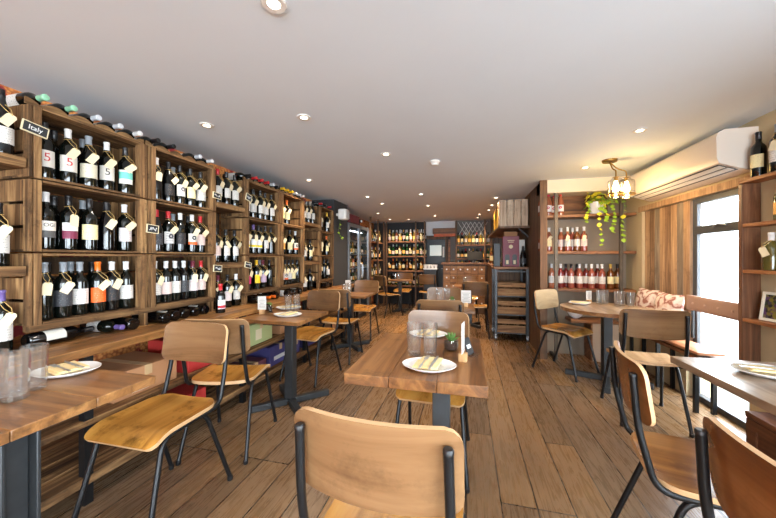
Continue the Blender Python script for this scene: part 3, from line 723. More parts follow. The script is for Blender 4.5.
# ------------------------------------------------------------------ chairs
def make_chair():
    o = empty('stacking_chair'); tb = .0115
    hw = .20
    xs = [-hw + 2 * hw * i / 20 for i in range(21)]
    def corner(x, w, r):
        d = abs(x) - (w - r); return 0 if d <= 0 else r - math.sqrt(max(0, r * r - d * d))
    xs = sorted(set([-hw, -hw + .004, -hw + .014, -hw + .03] + xs[2:-2] + [hw - .03, hw - .014, hw - .004, hw]))
    def sfn(x, y):
        z = .484 - .012 * math.cos(min(1, abs(x) / hw) * PI / 2) * (1 if y < .1 else max(0, 1 - (y - .1) / .1))
        if y > .1: z -= 3.2 * (y - .1) ** 2
        if y < -.12: z += 1.5 * (-.12 - y) ** 2
        ny = 6.4 * (y - .1) if y > .1 else (3 * (-.12 - y) if y < -.12 else 0)
        return (x, y, z), (0, ny, 1)
    MB().sheet(xs, lambda x: -.19 + corner(x, hw, .09), lambda x: .215 - corner(x, hw, .035), 16, sfn, .019).obj('seat', [W_seat, W_edge], o)
    bw = .21
    xb = sorted(set([-bw, -bw + .002, -bw + .008, -bw + .02, bw, bw - .002, bw - .008, bw - .02] + [-.17 + .34 * i / 14 for i in range(15)]))
    def bfn(x, z):
        y = -.222 + .034 * (x / bw) ** 2 - (z - .68) * .14
        return (x, y, z), (-.068 * x / bw / bw, 1, .14)
    MB().sheet(xb, lambda x: .675 + corner(x, bw, .035) + .012 * (x / bw) ** 2 - .012, lambda x: .885 - corner(x, bw, .045), 8, bfn, .013).obj('backrest', [W_backply, W_edge], o)
    for s_ in (-1, 1):
        f = MB().tube(fillet([(s_ * .215, .25, .012), (s_ * .178, .14, .450), (s_ * .178, -.10, .450), (s_ * .205, -.25, .012)], .06, 6), tb, 10).obj('leg_frame', B_metal, o)
        for y in (.25, -.25): MB().lathe([(.013, 0), (.0145, .003), (.0145, .022), (.012, .024)], 10, 0, Matrix.Translation((s_ * (.214 if y > 0 else .204), y * .995, 0))).obj('foot_cap', K_black, f)
        u = MB().tube(fillet([(s_ * .172, .15, .452), (s_ * .19, -.185, .452), (s_ * .186, -.236, .66), (s_ * .182, -.249, .84)], .06, 6), tb, 10)
        u = u.obj('back_upright', B_metal, o)
        MB().lathe([(.0125, 0), (.0125, .008), (.010, .011)], 10, 0, Matrix.Translation((s_ * .182, -.249, .838))).obj('tube_cap', K_black, u)
    MB().tube([(-.178, .06, .449), (.178, .06, .449)], .009, 8).obj('cross_bar', B_metal, o)
    return o
chair0 = make_chair(); tag(chair0, 'x', 'chair', 'tan plywood chairs')
def reg(o):
    for c in kids(o):
        KIDS.setdefault(o.name, []).append(c); reg(c)
    KIDS.setdefault(o.name, [])
reg(chair0); first = [True]
BK_D = wood('chair_back_ply_dark', (88, 60, 41), (118, 86, 60), (134, 102, 75), 'X', .24, .25, .03, .5, .35)
BK_O = wood('chair_back_ply_amber', (90, 50, 24), (122, 74, 38), (142, 92, 52), 'X', .24, .25, .03, .5, .35)
BK_P = wood('chair_back_ply_lamp_sheen', (150, 132, 112), (186, 168, 146), (206, 190, 170), 'X', .26, .25, .03, .5, .3)  # the lamp's reflection is put into this backrest colour
ST_B = wood('chair_seat_ply_brown', (84, 48, 22), (128, 82, 42), (156, 108, 62), 'Y', .14, .35, .02, .6, .5)
ST_P = wood('chair_seat_ply_sheen', (150, 120, 94), (184, 154, 126), (204, 178, 152), 'Y', .2, .35, .03, .6, .5)  # glossy reflection on the seat is put into the ply colour
def recolour(o, part, mat):
    for c in bpy.data.objects:
        if c.parent == o and c.name.split('.')[0] == part:
            me = c.data.copy(); me.materials[0] = mat; c.data = me
def chair(x, y, face, lab, back=None, seat=None):
    o = chair_(x, y, face, lab)
    if back: recolour(o, 'backrest', back)
    if seat: recolour(o, 'seat', seat)
    return o
def chair_(x, y, face, lab):
    """FACE: direction in degrees that the sitter looks to (0 = +X, 90 = +Y)"""
    if first[0]: o = chair0; first[0] = False
    else: o = dup(chair0)
    o.location = (x, y, 0); o.rotation_euler = (0, 0, R(face - 90)); o['label'] = lab; o['group'] = 'tan plywood chairs'; return o
chair(-.21, .94, 88, 'tan plywood chair seen from behind, drawn up to the thick middle table', BK_D)
chair(-.20, 1.99, -92, 'tan plywood chair at the far end of the thick middle table')
chair(-.23, 3.05, 90, 'worn plywood chair standing back to back behind the middle table seat')
chair(-.27, 3.78, -90, 'tan plywood chair beyond the small table with two tumblers')
chair(-1.50, 1.25, -89, 'yellow-seated plywood chair at the end of the wall table with cut tumblers')
chair(-1.57, 1.83, 105, 'plywood chair back to back with the yellow-seated one, facing the second wall table')
chair(-1.60, 3.05, -98, 'plywood chair at the far side of the second wall table', BK_D)
chair(-1.55, 3.70, 92, 'plywood chair at the near side of the third wall table')
chair(-1.62, 4.78, -90, 'plywood chair at the far side of the third wall table')
chair(.86, 1.42, -12, 'glossy plywood chair tucked sideways beneath the weathered table near the shelf case', BK_O, ST_B)
chair(.805, .74, 3, 'brown plywood chair beside the glossy one at the weathered table', BK_O, ST_B)
chair(1.37, 2.92, 83, 'plywood chair drawn up to the round table, its back to the room', None, ST_P)
chair(1.07, 3.87, -46, 'plywood chair, lamp sheen painted on its back, beside the round table near the rosé shelf', BK_P)
chair(-1.66, 6.62, 52, 'plywood chair near the fridge at the rear corner table')
chair(-1.52, 7.62, -90, 'plywood chair behind the rear corner table by the bottle shelf')
chair(-.86, 7.30, 88, 'plywood chair by the charcoal door at the back')
chair(.14, 5.36, 92, 'plywood chair facing the bar beside the trolley')
chair(.02, 6.62, -88, 'plywood chair with its back to the drawer-fronted bar')

# ------------------------------------------------------------------ tables
def top_boards(m, x0, x1, y0, y1, z0, z1, n, along):
    if along == 'Y':
        w = (x1 - x0) / n
        for k in range(n): m.box(x0 + k * w + (.0006 if k else 0), x0 + (k + 1) * w - (.0006 if k < n - 1 else 0), y0, y1, z0, z1)
    else:
        w = (y1 - y0) / n
        for k in range(n): m.box(x0, x1, y0 + k * w + (.0006 if k else 0), y0 + (k + 1) * w - (.0006 if k < n - 1 else 0), z0, z1)
def table(x0, x1, y0, y1, lab, th=.035, mat=W_tableY, col=None, cw=.075, hsec=False, along='Y', diag=True, arm=.30):
    cx, cy = (x0 + x1) / 2, (y0 + y1) / 2
    o = tag(empty('bistro_table', (cx, cy, 0)), lab, 'table', 'wooden bistro tables')
    m = MB(); top_boards(m, x0 - cx, x1 - cx, y0 - cy, y1 - cy, .75 - th, .75, 3, along); m.obj('tabletop', mat, o, .003)
    px, py = (col[0] - cx, col[1] - cy) if col else (0, 0); h = cw / 2
    m = MB()
    if hsec:
        m.box(px - h, px + h, py - h, py - h + .012, .06, .735 - th); m.box(px - h, px + h, py + h - .012, py + h, .06, .735 - th); m.box(px - .008, px + .008, py - h + .012, py + h - .012, .06, .735 - th)
    else: m.box(px - h, px + h, py - h, py + h, .05, .735 - th)
    m.obj('column', T_metal, o, .003)
    MB().box(px - .16, px + .16, py - .16, py + .16, .735 - th, .7499 - th).obj('top_plate', T_metal, o)
    for k in range(4):
        a = PI / 2 * k + (PI / 4 if diag else 0); d = Vector((math.cos(a), math.sin(a), 0))
        p = Vector((px, py, .028)) + d * (h * .9); q = Vector((px, py, .028)) + d * arm
        MB().beam(p, q, .05, .05).obj('foot', T_metal, o, .003)
    return o
table(-.526, .086, 1.295, 2.06, 'thick oak table in the middle of the room, set with two plates', .048, W_tableY, (-.12, 1.60), .085, False, 'Y', True, .14)
table(-1.85, -1.305, .40, 1.07, 'wall table by the first crate stack with cut tumblers on it', .035, W_tableX, (-1.5, .72), .10, True, 'X', True, .26)
table(-1.868, -1.283, 2.222, 2.77, 'second wall table, square, under the second narrow shelf bay', .03, W_tableX, (-1.475, 2.42), .075, False, 'X', True, .34)
table(-1.868, -1.30, 3.93, 4.45, 'third wall table, under the fourth and fifth crate stacks', .03, W_tableX, (-1.6, 4.19), .075, False, 'X', True, .3)
table(-1.78, -1.22, 7.05, 7.33, 'narrow table in the rear corner before the bottle shelf', .03, W_tableX, (-1.5, 7.2), .075, False, 'X', True, .22)
table(-.52, .085, 3.10, 3.62, 'small table with two tumblers between the back-to-back chairs and the bar', .03, W_tableX, (-.22, 3.34), .075, False, 'X', True, .17)
table(-.22, .36, 5.72, 6.22, 'table in front of the drawer-fronted bar', .03, W_tableX, None, .075, False, 'X', True, .25)
W_grey = wood('weathered_table_top', (112, 90, 74), (158, 134, 116), (190, 168, 150), 'Y', .3, .8, .1, .5)
table(1.033, 1.66, .45, 1.937, 'long weathered table beside the right wall shelf case with a plate', .034, W_grey, (1.27, 1.1), .08, False, 'Y', True, .2)
rt = tag(empty('round_table', (1.40, 3.65, 0)), 'round weathered table by the window seat and rosé shelf', 'table', 'wooden bistro tables')
MB().prism(circ_poly(.42, 64), .715, .75, 0, None, 1).obj('tabletop', [W_grey, W_tableX], rt, .003)
MB().box(-.04, .04, -.04, .04, .05, .70).obj('column', T_metal, rt, .003); MB().box(-.16, .16, -.16, .16, .70, .7149).obj('top_plate', T_metal, rt)
for k in range(4):
    a = R(-20) + PI / 2 * k; d = Vector((math.cos(a), math.sin(a), 0)); MB().beam(Vector((0, 0, .028)) + d * .036, Vector((0, 0, .028)) + d * .37, .05, .055).obj('foot', T_metal, rt, .003)

# ------------------------------------------------------------------ table ware
ZT = .7508
def leaf(n=28, L=.125, W=.098):
    P = []
    for i in range(n): 
        t = PI * i / n; P.append((-L * math.cos(t), W * math.sin(t) ** 1.15 if math.sin(t) > 0 else 0))
    for i in range(n):
        t = PI * i / n; P.append((L * math.cos(t), -W * math.sin(t) ** 1.15 if math.sin(t) > 0 else 0))
    return P
PLM = []
def plate_meshes():
    P = leaf(); m = MB(); n = len(P)
    rings = [(.62, 0.0), (.66, .0), (.80, .006), (1.0, .018), (1.0, .0205), (.78, .0105), (.6, .0045)]
    vs = [(x * s, y * s, z) for s, z in rings for x, y in P]; fs = []
    for j in range(len(rings) - 1):
        for i in range(n): k = (i + 1) % n; fs.append((j * n + i, j * n + k, (j + 1) * n + k, (j + 1) * n + i))
    m.add(vs, fs, 0, True); m.add(vs[:n], [tuple(range(n))[::-1]]); m.add(vs[-n:], [tuple(range(n))])
    return m.mesh('leaf_plate', P_porc, 60)
plate_me = plate_meshes()
def napkin_me():
    m = MB(); m.box(-.05, .05, -.075, .075, 0, .004); m.box(-.046, .052, -.07, .08, .004, .008)
    m.box(-.06, -.0505, -.08, .03, .0005, .005); return m.mesh('napkin', P_napkin)
napk = napkin_me()
def fork_me():
    m = MB(); m.tube([(0, -.09, .002), (0, -.03, .004), (0, .03, .003)], .0032, 6, r1=.0022)
    m.box(-.009, .009, .028, .05, .001, .0035)
    for x in (-.0075, -.0025, .0025, .0075): m.box(x - .0012, x + .0012, .05, .088, .001, .003)
    m.box(-.0045, .0045, -.10, -.05, .0005, .004); return m.mesh('fork', CH)
def knife_me():
    m = MB(); m.box(-.0045, .0045, -.10, .0, .0005, .005); m.prism([(-.006, 0), (.007, 0), (.008, .07), (.004, .1), (-.004, .085)], .001, .003); return m.mesh('knife', CH)
fk, kn = fork_me(), knife_me()
def place(x, y, z, rz, cut, where):
    pl = link('leaf_plate', plate_me, None, 0, (x, y, z), rz); tag(pl, f'white leaf-shaped plate {where}', 'plate', 'leaf-shaped plates')
    c, s = math.cos(rz), math.sin(rz)
    at = lambda a, b: (x + a * c - b * s, y + a * s + b * c)
    a = cut - rz
    nx, ny = at(0, 0); n_ = link('napkin', napk, None, .0015, (nx, ny, z + .0205), cut); tag(n_, f'folded cream napkin on the plate {where}', 'napkin', 'folded cream napkins')
    cc, s2 = math.cos(cut), math.sin(cut)
    for me, nm, d in ((fk, 'fork', -.022), (kn, 'knife', .022)):
        o = link(nm, me, None, 0, (nx + d * cc, ny + d * s2, z + .029), cut); tag(o, f'steel {nm} lying on the napkin {where}', nm, 'cutlery on the napkins')
x, y = oz(429, 368, ZT); place(x, y, ZT, R(4), R(-6), 'at the near end of the thick middle table')
x, y = oz(428, 336, ZT); place(x, y, ZT, R(2), R(170), 'at the far end of the thick middle table')
x, y = oz(74, 375, ZT); place(x - .06, y + .01, ZT, R(20), R(78), 'on the wall table by the first crate stack')
x, y = oz(288, 316, ZT); place(x, y, ZT, R(12), R(0), 'at the near edge of the second wall table')
x, y = oz(283, 309, ZT); place(x + .05, y + .02, ZT, R(12), R(160), 'at the far side of the second wall table')
x, y = oz(752, 372, ZT); place(x + .04, y - .02, ZT, R(10), R(-100), 'on the long weathered table')
place(1.22, 3.86, ZT, R(30), R(60), 'on the round table')
# tumblers
def tumbler_meshes(n=16, s=1.0):
    p = [(.027, 0), (.0305, .003), (.034, .13), (.0345, .152), (.0322, .153), (.0315, .13), (.028, .016), (.0, .013)]
    return MB().lathe([(r * s, z * s) for r, z in p], n, 0, None, True, True, -.06).mesh('tumbler', G_cut, 25)
tum = tumbler_meshes(24)
def tumbler(x, y, lab, s=1): 
    o = link('glass_tumbler', tum, None, 0, (x, y, ZT)); o.scale = (s, s, s); tag(o, lab, 'glass', 'cut glass tumblers'); return o
for i, (px, py) in enumerate([(414, 355), (430, 355)]):
    x, y = oz(px, py, ZT); tumbler(x, y, f'clear ribbed tumbler on the thick middle table, {["farther from","next to"][i]} the succulent', 1.12)
for i, (x, y) in enumerate([(-1.63, .845), (-1.665, .75), (-1.575, .765), (-1.61, .66)]): tumbler(x, y, f'cut glass tumbler on the wall table by the first stack, {["closest to the plate","nearest the table edge","by the table corner","next to the bench"][i]}', 1.12)
for i, (px, py) in enumerate([(281, 313), (290, 312)]):
    x, y = oz(px, py, ZT); tumbler(x, y + .12, f'clear tumbler on the second wall table, {["closer to the crates","closer to the aisle"][i]}')
for i, (px, py) in enumerate([(439, 302), (447, 302)]):
    x, y = oz(px, py, ZT); tumbler(x, y, f'clear tumbler on the small table before the bar, {["farther from","nearer to"][i]} the green plant')
for i, (x, y) in enumerate([(1.43, 3.90), (1.56, 3.80), (1.62, 3.86), (1.67, 3.78), (1.50, 3.95)]): tumbler(x, y, f'cut glass tumbler on the round table, {ORD[i]} of five counting from the card')
for i, (x, y) in enumerate([(-1.66, 4.1), (-1.6, 4.16)]): tumbler(x, y, f'clear tumbler on the third wall table, {["nearer","farther"][i]} of two')
for i, (x, y) in enumerate([(-1.62, 7.2), (-1.55, 7.22)]): tumbler(x, y, f'clear tumbler on the rear corner table, {["nearer","farther"][i]} of two', .9)
tumbler(-.02, 5.9, 'clear tumbler on the table before the drawer-fronted bar')
# wooden cube card holders
W_cube = wood('card_holder_wood', (180, 136, 96), (206, 164, 120), (222, 184, 142), 'Z', .5)
def cardholder(x, y, rz, lab, ch=.12, cw=.075):
    o = tag(empty('card_holder', (x, y, ZT), rz), lab, 'card holder', 'wooden cube card holders')
    MB().box(-.02, .02, -.02, .02, 0, .04).obj('wooden_block', W_cube, o, .002)
    c = MB().box(-.0008, .0008, -cw / 2, cw / 2, .0405, .0405 + ch).obj('card', P_card, o)
    m = MB()
    for k in range(7):
        wdt = random.uniform(.4, .8) * cw / 2
        for s_ in (-.0012, .0009): m.box(s_, s_ + .0003, -wdt, wdt, .055 + k * ch * .11, .0585 + k * ch * .11)
    m.obj('print', plain('card_print', (120, 116, 116), .8), c)
x, y = oz(463, 361, ZT); cardholder(x, y, R(-10), 'wooden cube holding an upright white card on the thick middle table', .15)
x, y = oz(262, 314, ZT); cardholder(x, y, R(-75), 'wooden cube with white card on the second wall table', .12)
x, y = oz(464, 306, ZT); cardholder(.0, 3.36, R(-88), 'wooden cube with white card on the small table before the bar', .13, .10)
cardholder(1.34, 3.95, R(-60), 'wooden cube with white card on the round table', .10)
cardholder(-1.70, 4.35, R(-70), 'wooden cube with white card on the third wall table', .14)
# succulents
M_leaf = plain('succulent_green', (92, 132, 62), .5); M_soil = plain('dark_soil', (70, 50, 40), .9)
def succulent(x, y, lab, s=1):
    o = tag(empty('potted_succulent', (x, y, ZT)), lab, 'plant', 'small succulents in glass')
    MB().lathe([(.024 * s, 0), (.034 * s, .008), (.038 * s, .03 * s), (.034 * s, .052 * s), (.031 * s, .053 * s), (.035 * s, .03 * s), (.031 * s, .009), (0, .006)], 20).obj('glass_pot', G_clear, o)
    MB().lathe([(.0, .0095), (.0295 * s, .011), (.0335 * s, .03 * s), (.032 * s, .042 * s), (0, .046 * s)], 16, 0, None, False).obj('soil', M_soil, o)
    m = MB()
    for k in range(14):
        a = k * 2.4; t = .2 + .06 * k; d = Vector((math.cos(a) * (1.05 - t * .8), math.sin(a) * (1.05 - t * .8), .35 + t)).normalized(); p = Vector((0, 0, .042 * s))
        m.tube([p, p + d * .018 * s, p + d * .036 * s, p + d * .046 * s], .006 * s, 6, r1=.001)
    m.obj('leaves', M_leaf, o)
x, y = oz(451, 350, ZT); succulent(x, y, 'small succulent in a round glass pot on the thick middle table', 1.15)
x, y = oz(452, 304, ZT); succulent(x, y, 'small succulent in glass on the small table before the bar')
x, y = oz(259, 312, ZT); succulent(x + .05, y + .08, 'small succulent in glass behind the card on the second wall table')
# small black signs
def blackcard(x, y, rz, lab):
    o = tag(empty('table_sign', (x, y, ZT), rz), lab, 'sign', 'black table signs')
    MB().box(-.03, .03, -.04, .04, 0, .004).obj('stand', G_clear, o)
    T = Matrix.Translation((0, 0, .005)) @ Matrix.Rotation(R(-22), 4, 'Y')
    MB().box(-.002, .002, -.036, .036, 0, .085, 0, T).obj('panel', P_chalk, o)
    m = MB()
    for k in range(4): m.box(-.0032, -.0021, -.022 + .004 * k, .02 - .003 * k, .018 + k * .015, .023 + k * .015, 0, T)
    m.box(.0021, .0032, -.02, .02, .03, .05, 0, T)
    m.obj('print', P_chalkmark, o)
x, y = oz(471, 355, ZT); blackcard(x, y, R(-25), 'small tilted black sign on a clear stand on the thick middle table')
x, y = oz(268, 313, ZT); blackcard(x + .01, y + .03, R(60), 'small dark sign beside the card on the second wall table')

# ------------------------------------------------------------------ alcove with rosé shelves
P_metal = metal('bronze_lit_steel', (104, 92, 78), .45, .5)  # black posts, with the bronze light on them put into the colour
al = tag(empty('display_shelf', (0, 0, 0)), 'three-tier wall shelf of brown boards on posts coloured as bronze-lit holding rosé bottles', 'shelf')
AZ = (.88, 1.345, 1.80); AX0, AX1, AY0, AY1 = .985, 1.955, 4.29, 4.53
for z in AZ: MB().box(AX0, AX1, AY0, AY1, z - .035, z).obj('shelf_board', W_shelfX, al, .003)
for px in (556, 621):
    x = oyx(px, 4.277); m = MB().box(x - .018, x + .018, 4.262, 4.288, 0.0, 2.069); m.obj('post', P_metal, al)
x = oyx(556, 4.277); MB().box(x - .018, x + .018, 4.288, 4.53, .005, .03).obj('post_foot', B_metal, al)
AYB = 4.40
def arow(z, items, place):
    for i, (px, kind, g, c, l, tg, dy) in enumerate(items):
        bottle((oyx(px, AYB + dy), AYB + dy, z + .001), R(-100) - math.atan2(1.2, 4.3) * .5, kind, g, c, l, tg, f'{GWORD[g]} rosé bottle with {LB[l][0]} label and {c} cap, {ORD[i]} on {place}', 'rosé bottles on the alcove shelf', 14)
arow(AZ[2], [(541.5, U, 'salmon', 'pink', 'redblob', None, 0), (548.5, U, 'salmon', 'pink', 'redblob', None, 0), (554, U, 'salmon', 'pink', 'redblob', None, .085), (560.5, U, 'salmon', 'red', 'redblob', None, 0)], 'the top alcove shelf')
arow(AZ[1], [(541.5, 'short', 'salmon', 'white', 'pink', None, 0), (549, B, 'rose', 'white', 'cream', 0, 0), (561, B, 'salmon', 'white', 'pinktext', None, .085), (567.5, B, 'rose', 'white', 'white', 2, 0), (572.5, B, 'rose', 'white', 'white', None, .085), (577, B, 'amber', 'silver', 'white', None, .0), (584, B, 'rose', 'white', 'pink', 2, -.03)], 'the middle alcove shelf')
arow(AZ[0], [(543.5, B, 'dark', 'white', 'cream', 2, 0), (551.5, B, 'salmon', 'silver', 'white', None, 0), (560.5, B, 'red', 'silver', 'white', None, 0), (566, B, 'red', 'black', 'white', None, .08), (571, B, 'rose', 'black', 'white', None, 0), (577, B, 'red', 'black', 'white', None, .08), (579.5, B, 'rose', 'silver', 'white', None, -.02), (586, B, 'red', 'white', 'white', None, .045), (591.5, B, 'rose', 'white', 'white', None, -.04), (597.5, B, 'red', 'white', 'white', None, .06), (602, B, 'rose', 'white', 'white', None, -.04), (610.5, B, 'amber', 'gold', 'cream', None, 0), (617.5, B, 'amber', 'black', 'cream', None, .07)], 'the bottom alcove shelf')
# trailing pothos in white pot
IVY = plain('pothos_leaf_green', (136, 172, 40), .45); IVY2 = plain('pothos_leaf_yellow', (206, 196, 50), .45)
px_, py_ = oyx(597, 4.40), 4.40
pt = tag(empty('potted_pothos', (px_, py_, AZ[2] + .001)), 'trailing pothos in a white pot on the top alcove shelf', 'plant')
MB().lathe([(.065, 0), (.072, .004), (.092, .12), (.096, .15), (.09, .152), (.086, .12), (.0, .11)], 24).obj('pot', P_porc, pt)
def leafshape(m, p, a, s, droop, mi):
    T = Matrix.Translation(p) @ Matrix.Rotation(a, 4, 'Z') @ Matrix.Rotation(droop, 4, 'Y')
    pts = [(0, 0), (.25, .42), (.55, .42), (.85, .2), (1.05, 0), (.85, -.2), (.55, -.42), (.25, -.42)]
    vs = [(x * s, y * s, -abs(y) * s * .3) for x, y in pts] + [(.5 * s, 0, .02 * s)]; n = len(pts)
    m.add(vs, [(i, (i + 1) % n, n) for i in range(n)], mi, True, T)
lv = MB(); st = MB(); rnd = random.Random(3)
for k in range(34):
    a = rnd.uniform(0, 2 * PI); r = rnd.uniform(.05, .15); z = .15 + rnd.uniform(0, .11) - r * .25 + (.05 if math.sin(a) < -.3 else 0)
    p = Vector((r * math.cos(a), r * math.sin(a), z)); st.tube([(0, 0, .11), tuple(p * .6 + Vector((0, 0, .06))), tuple(p)], .0022, 4); leafshape(lv, p, a, rnd.uniform(.045, .07), rnd.uniform(.2, 1.2), 0 if rnd.random() < .5 else 1)
for (dx, dy, ln, mid) in ((-.03, -.185, .50, .1), (.10, -.19, .34, .12), (.20, -.195, .44, .14), (-.17, -.185, .22, .12), (.02, -.19, .22, .1)):
    P = []; n = 12
    for i in range(n + 1):
        t = i / n; P.append((dx * min(1, t * 3) + .015 * math.sin(t * 9 + dx * 20), dy * min(1, t * 3), .13 + .03 * math.sin(min(1, t * 3) * PI) - max(0, t - .34) * ln / .66))
    st.tube(P, .0025, 5)
    for i in range(2, n + 1): leafshape(lv, Vector(P[i]), rnd.uniform(-2.3, -.8), rnd.uniform(.042, .065), rnd.uniform(.5, 1.3), 0 if rnd.random() < .75 else 1)
lv.obj('leaves', [IVY, IVY2], pt); st.obj('stems', plain('pothos_stem', (120, 140, 50), .6), pt)
# hanging lamp with two jars
LX, LY = 1.38, 3.53
lamp = tag(empty('pendant_lamp', (LX, LY, ZC)), 'brass ceiling lamp with two glowing jar shades beside the air conditioner', 'lamp')
MB().lathe([(.06, -.022), (.066, -.012), (.066, 0)], 24).obj('ceiling_rose', BRASS, lamp)
J = [(.03, -.06), (.135, -.02)]
warm = emit('warm_filament', (255, 206, 120), 70)
for jx, jy in J:
    MB().tube(fillet([(0, 0, -.02), (jx * .5, jy * .5, -.10), (jx, jy, -.12), (jx, jy, -.185)], .03), .006, 8).obj('arm', BRASS, lamp)
    j = MB().lathe([(.030, -.185), (.034, -.2), (.066, -.22), (.07, -.24), (.07, -.36), (.062, -.39), (.0, -.392)], 24, 0, Matrix.Translation((jx, jy, 0)), False)
    j = j.lathe([(.0, -.389), (.06, -.387), (.0675, -.36), (.0675, -.24), (.064, -.222), (.032, -.203), (.029, -.19)], 24, 0, Matrix.Translation((jx, jy, 0)), False).obj('jar_shade', G_clear, lamp)
    MB().lathe([(.071, -.357), (.074, -.355), (.074, -.345), (.071, -.343)], 24, 0, Matrix.Translation((jx, jy, 0))).obj('wire_band', BRASS, j) if False else MB().lathe([(.0712, -.357), (.0745, -.355), (.0745, -.345), (.0712, -.343)], 24, 0, Matrix.Translation((jx, jy, 0)), False).obj('band', BRASS, j)
    bl = MB().lathe([(.0, -.33), (.018, -.325), (.028, -.305), (.028, -.285), (.018, -.255), (.012, -.235), (.012, -.22)], 16, 0, Matrix.Translation((jx, jy, 0)), False).obj('bulb', warm, lamp)
    MB().lathe([(.016, -.225), (.016, -.19), (.03, -.187)], 14, 0, Matrix.Translation((jx, jy, 0))).obj('bulb_holder', BRASS, lamp)
    ld = bpy.data.lights.new('jar_lamp', 'POINT'); ld.energy = 6; ld.color = (1, .68, .36); ld.shadow_soft_size = .04
    lo = bpy.data.objects.new('jar_lamp', ld); COL.objects.link(lo); lo.parent = lamp; lo.location = (jx, jy, -.43)
# air conditioner
ac = tag(empty('air_conditioner', (XR, 2.71, 1.87)), 'white wall air conditioner above the window', 'air conditioner'); L = 1.24
pr = [(0, .30), (-.19, .30), (-.225, .28), (-.238, .25), (-.236, .10), (-.222, .062), (-.04, 0), (0, .0)]
T = Matrix(((1, 0, 0, 0), (0, 0, -1, L), (0, 1, 0, 0), (0, 0, 0, 1)))
MB().prism(pr, 0, L, 0, T).obj('casing', P_cream, ac, .006)
sl = Vector((.182, 0, -.062)).normalized(); nn = Vector((-.062, 0, -.182)).normalized(); p0 = Vector((-.222, 0, .062))
def strip(t0, wd, off, th, mat, nm):
    a = p0 + sl * (t0 + wd / 2) + nn * off; MB().beam(a + Vector((0, .03, 0)), a + Vector((0, L - .03, 0)), wd, th, 0, tuple(nn)).obj(nm, mat, ac)
strip(.012, .125, .0008, .0012, K_black, 'air_outlet'); strip(.020, .040, .008, .004, P_white, 'louvre'); strip(.073, .040, .008, .004, P_white, 'louvre')
MB().box(-.2425, -.240, .68, .76, .14, .152).obj('badge', plain('badge_grey', (200, 200, 200), .3, .3), ac)
# right wall shelf case
sc_ = tag(empty('shelf_case', (XR, 0, 0)), 'reddish wooden shelf case on the wall beside the window', 'shelf')
W_case = wood('case_wood', (74, 46, 33), (112, 74, 53), (142, 100, 74), 'Z', .45); W_caseY = wood('case_board_wood', (96, 56, 32), (148, 92, 56), (180, 122, 80), 'Y', .45)
MB().box(-.105, -.001, 2.69, 2.725, .42, 1.775).obj('side_board', W_case, sc_, .003)
for z in (1.80, 1.496, 1.18, .846): MB().box(-.105, -.001, .9, 2.689 if z < 1.7 else 2.725, z - .024, z).obj('shelf_board', W_caseY, sc_, .003)
MB().box(-.105, -.001, .9, .93, .42, 1.775).obj('side_board', W_case, sc_, .003)
bottle((1.905, 2.635, 1.801), R(205), B, 'dark', 'black', 'cream', None, 'dark cream-labelled bottle on the wall case top, beside the air conditioner', None)
bottle((1.905, 2.50, 1.801), R(205), B, 'dark', 'grey', 'white', 2, 'dark bottle with tagged white label, second on the top shelf of the wall case', None)
bottle((1.905, 2.37, 1.801), R(205), B, 'dark', 'white', 'white', None, 'dark bottle with plain white label, third on the top shelf of the wall case', None)
bottle((1.905, 2.47, 1.497), R(205), 'short', 'olive', 'gold', 'amber', None, 'olive bottle with amber label on the second shelf of the wall case', None)
bottle((1.895, 2.53, 1.181), R(205), 'short', 'olive', 'white', 'none', 1, 'short olive bottle with a paper tag on the third shelf of the wall case', None)
pf = tag(empty('picture_frame', (1.915, 2.55, .8485), R(8)), 'cream picture frame with dark flower print leaning on the wall case', 'picture')
T = Matrix.Rotation(R(8), 4, 'Y'); m = MB(); w, h, e = .075, .19, .018
for a in ((-w, w, 0, e), (-w, w, h - e, h), (-w, -w + e, e, h - e), (w - e, w, e, h - e)): m.box(-.008, .008, a[0], a[1], a[2], a[3], 0, T)
m.obj('frame', plain('cream_frame', (232, 226, 206), .5), pf)
t = NT('flower_print'); v = t.coords('Object', (1, 1, 1), False); vo = t.n('ShaderNodeTexVoronoi'); vo.inputs['Scale'].default_value = 55; t.l(v, vo.inputs['Vector'])
t.l(t.ramp(vo.outputs['Color'], [(.3, srgb((20, 18, 24))), (.5, srgb((120, 110, 30))), (.65, srgb((80, 40, 90))), (.8, srgb((30, 50, 30)))]), t.b.inputs['Base Color'])
MB().box(-.004, .002, -w + e, w - e, e, h - e, 0, T).obj('print', t.m, pf)
# storage bench under the case
sb = tag(empty('storage_box', (1.52, 1.55, 0)), 'dark wooden storage bench with raised rim below the wall case', 'bench')
MB().box(.012, .40, -.63, .63, .0, .37).obj('box_body', W_box, sb, .004)
MB().box(0, .41, -.64, .64, .371, .405).obj('lid', W_box, sb, .005)
m = MB(); m.box(0, .0118, -.63, .63, 0, .05); m.box(0, .0118, -.63, .63, .32, .37); m.box(0, .0118, -.63, -.57, .05, .32); m.box(0, .0118, .57, .63, .05, .32); m.obj('front_frame', W_box, sb)
# window bench
ws = tag(empty('window_bench', (1.79, 3.0, 0)), 'low bench on steel legs along the wall beneath the pink cushions', 'bench')
m = MB()
for k in range(2): m.box(k * .09, k * .09 + .087, 0, 1.17, .44, .469)
m.obj('seat_boards', W_shelfY, ws, .003)
for y in (.08, .6, 1.1):
    for x in (.03, .15): MB().box(x - .014, x + .014, y - .014, y + .014, 0, .4399).obj('leg', B_metal, ws)
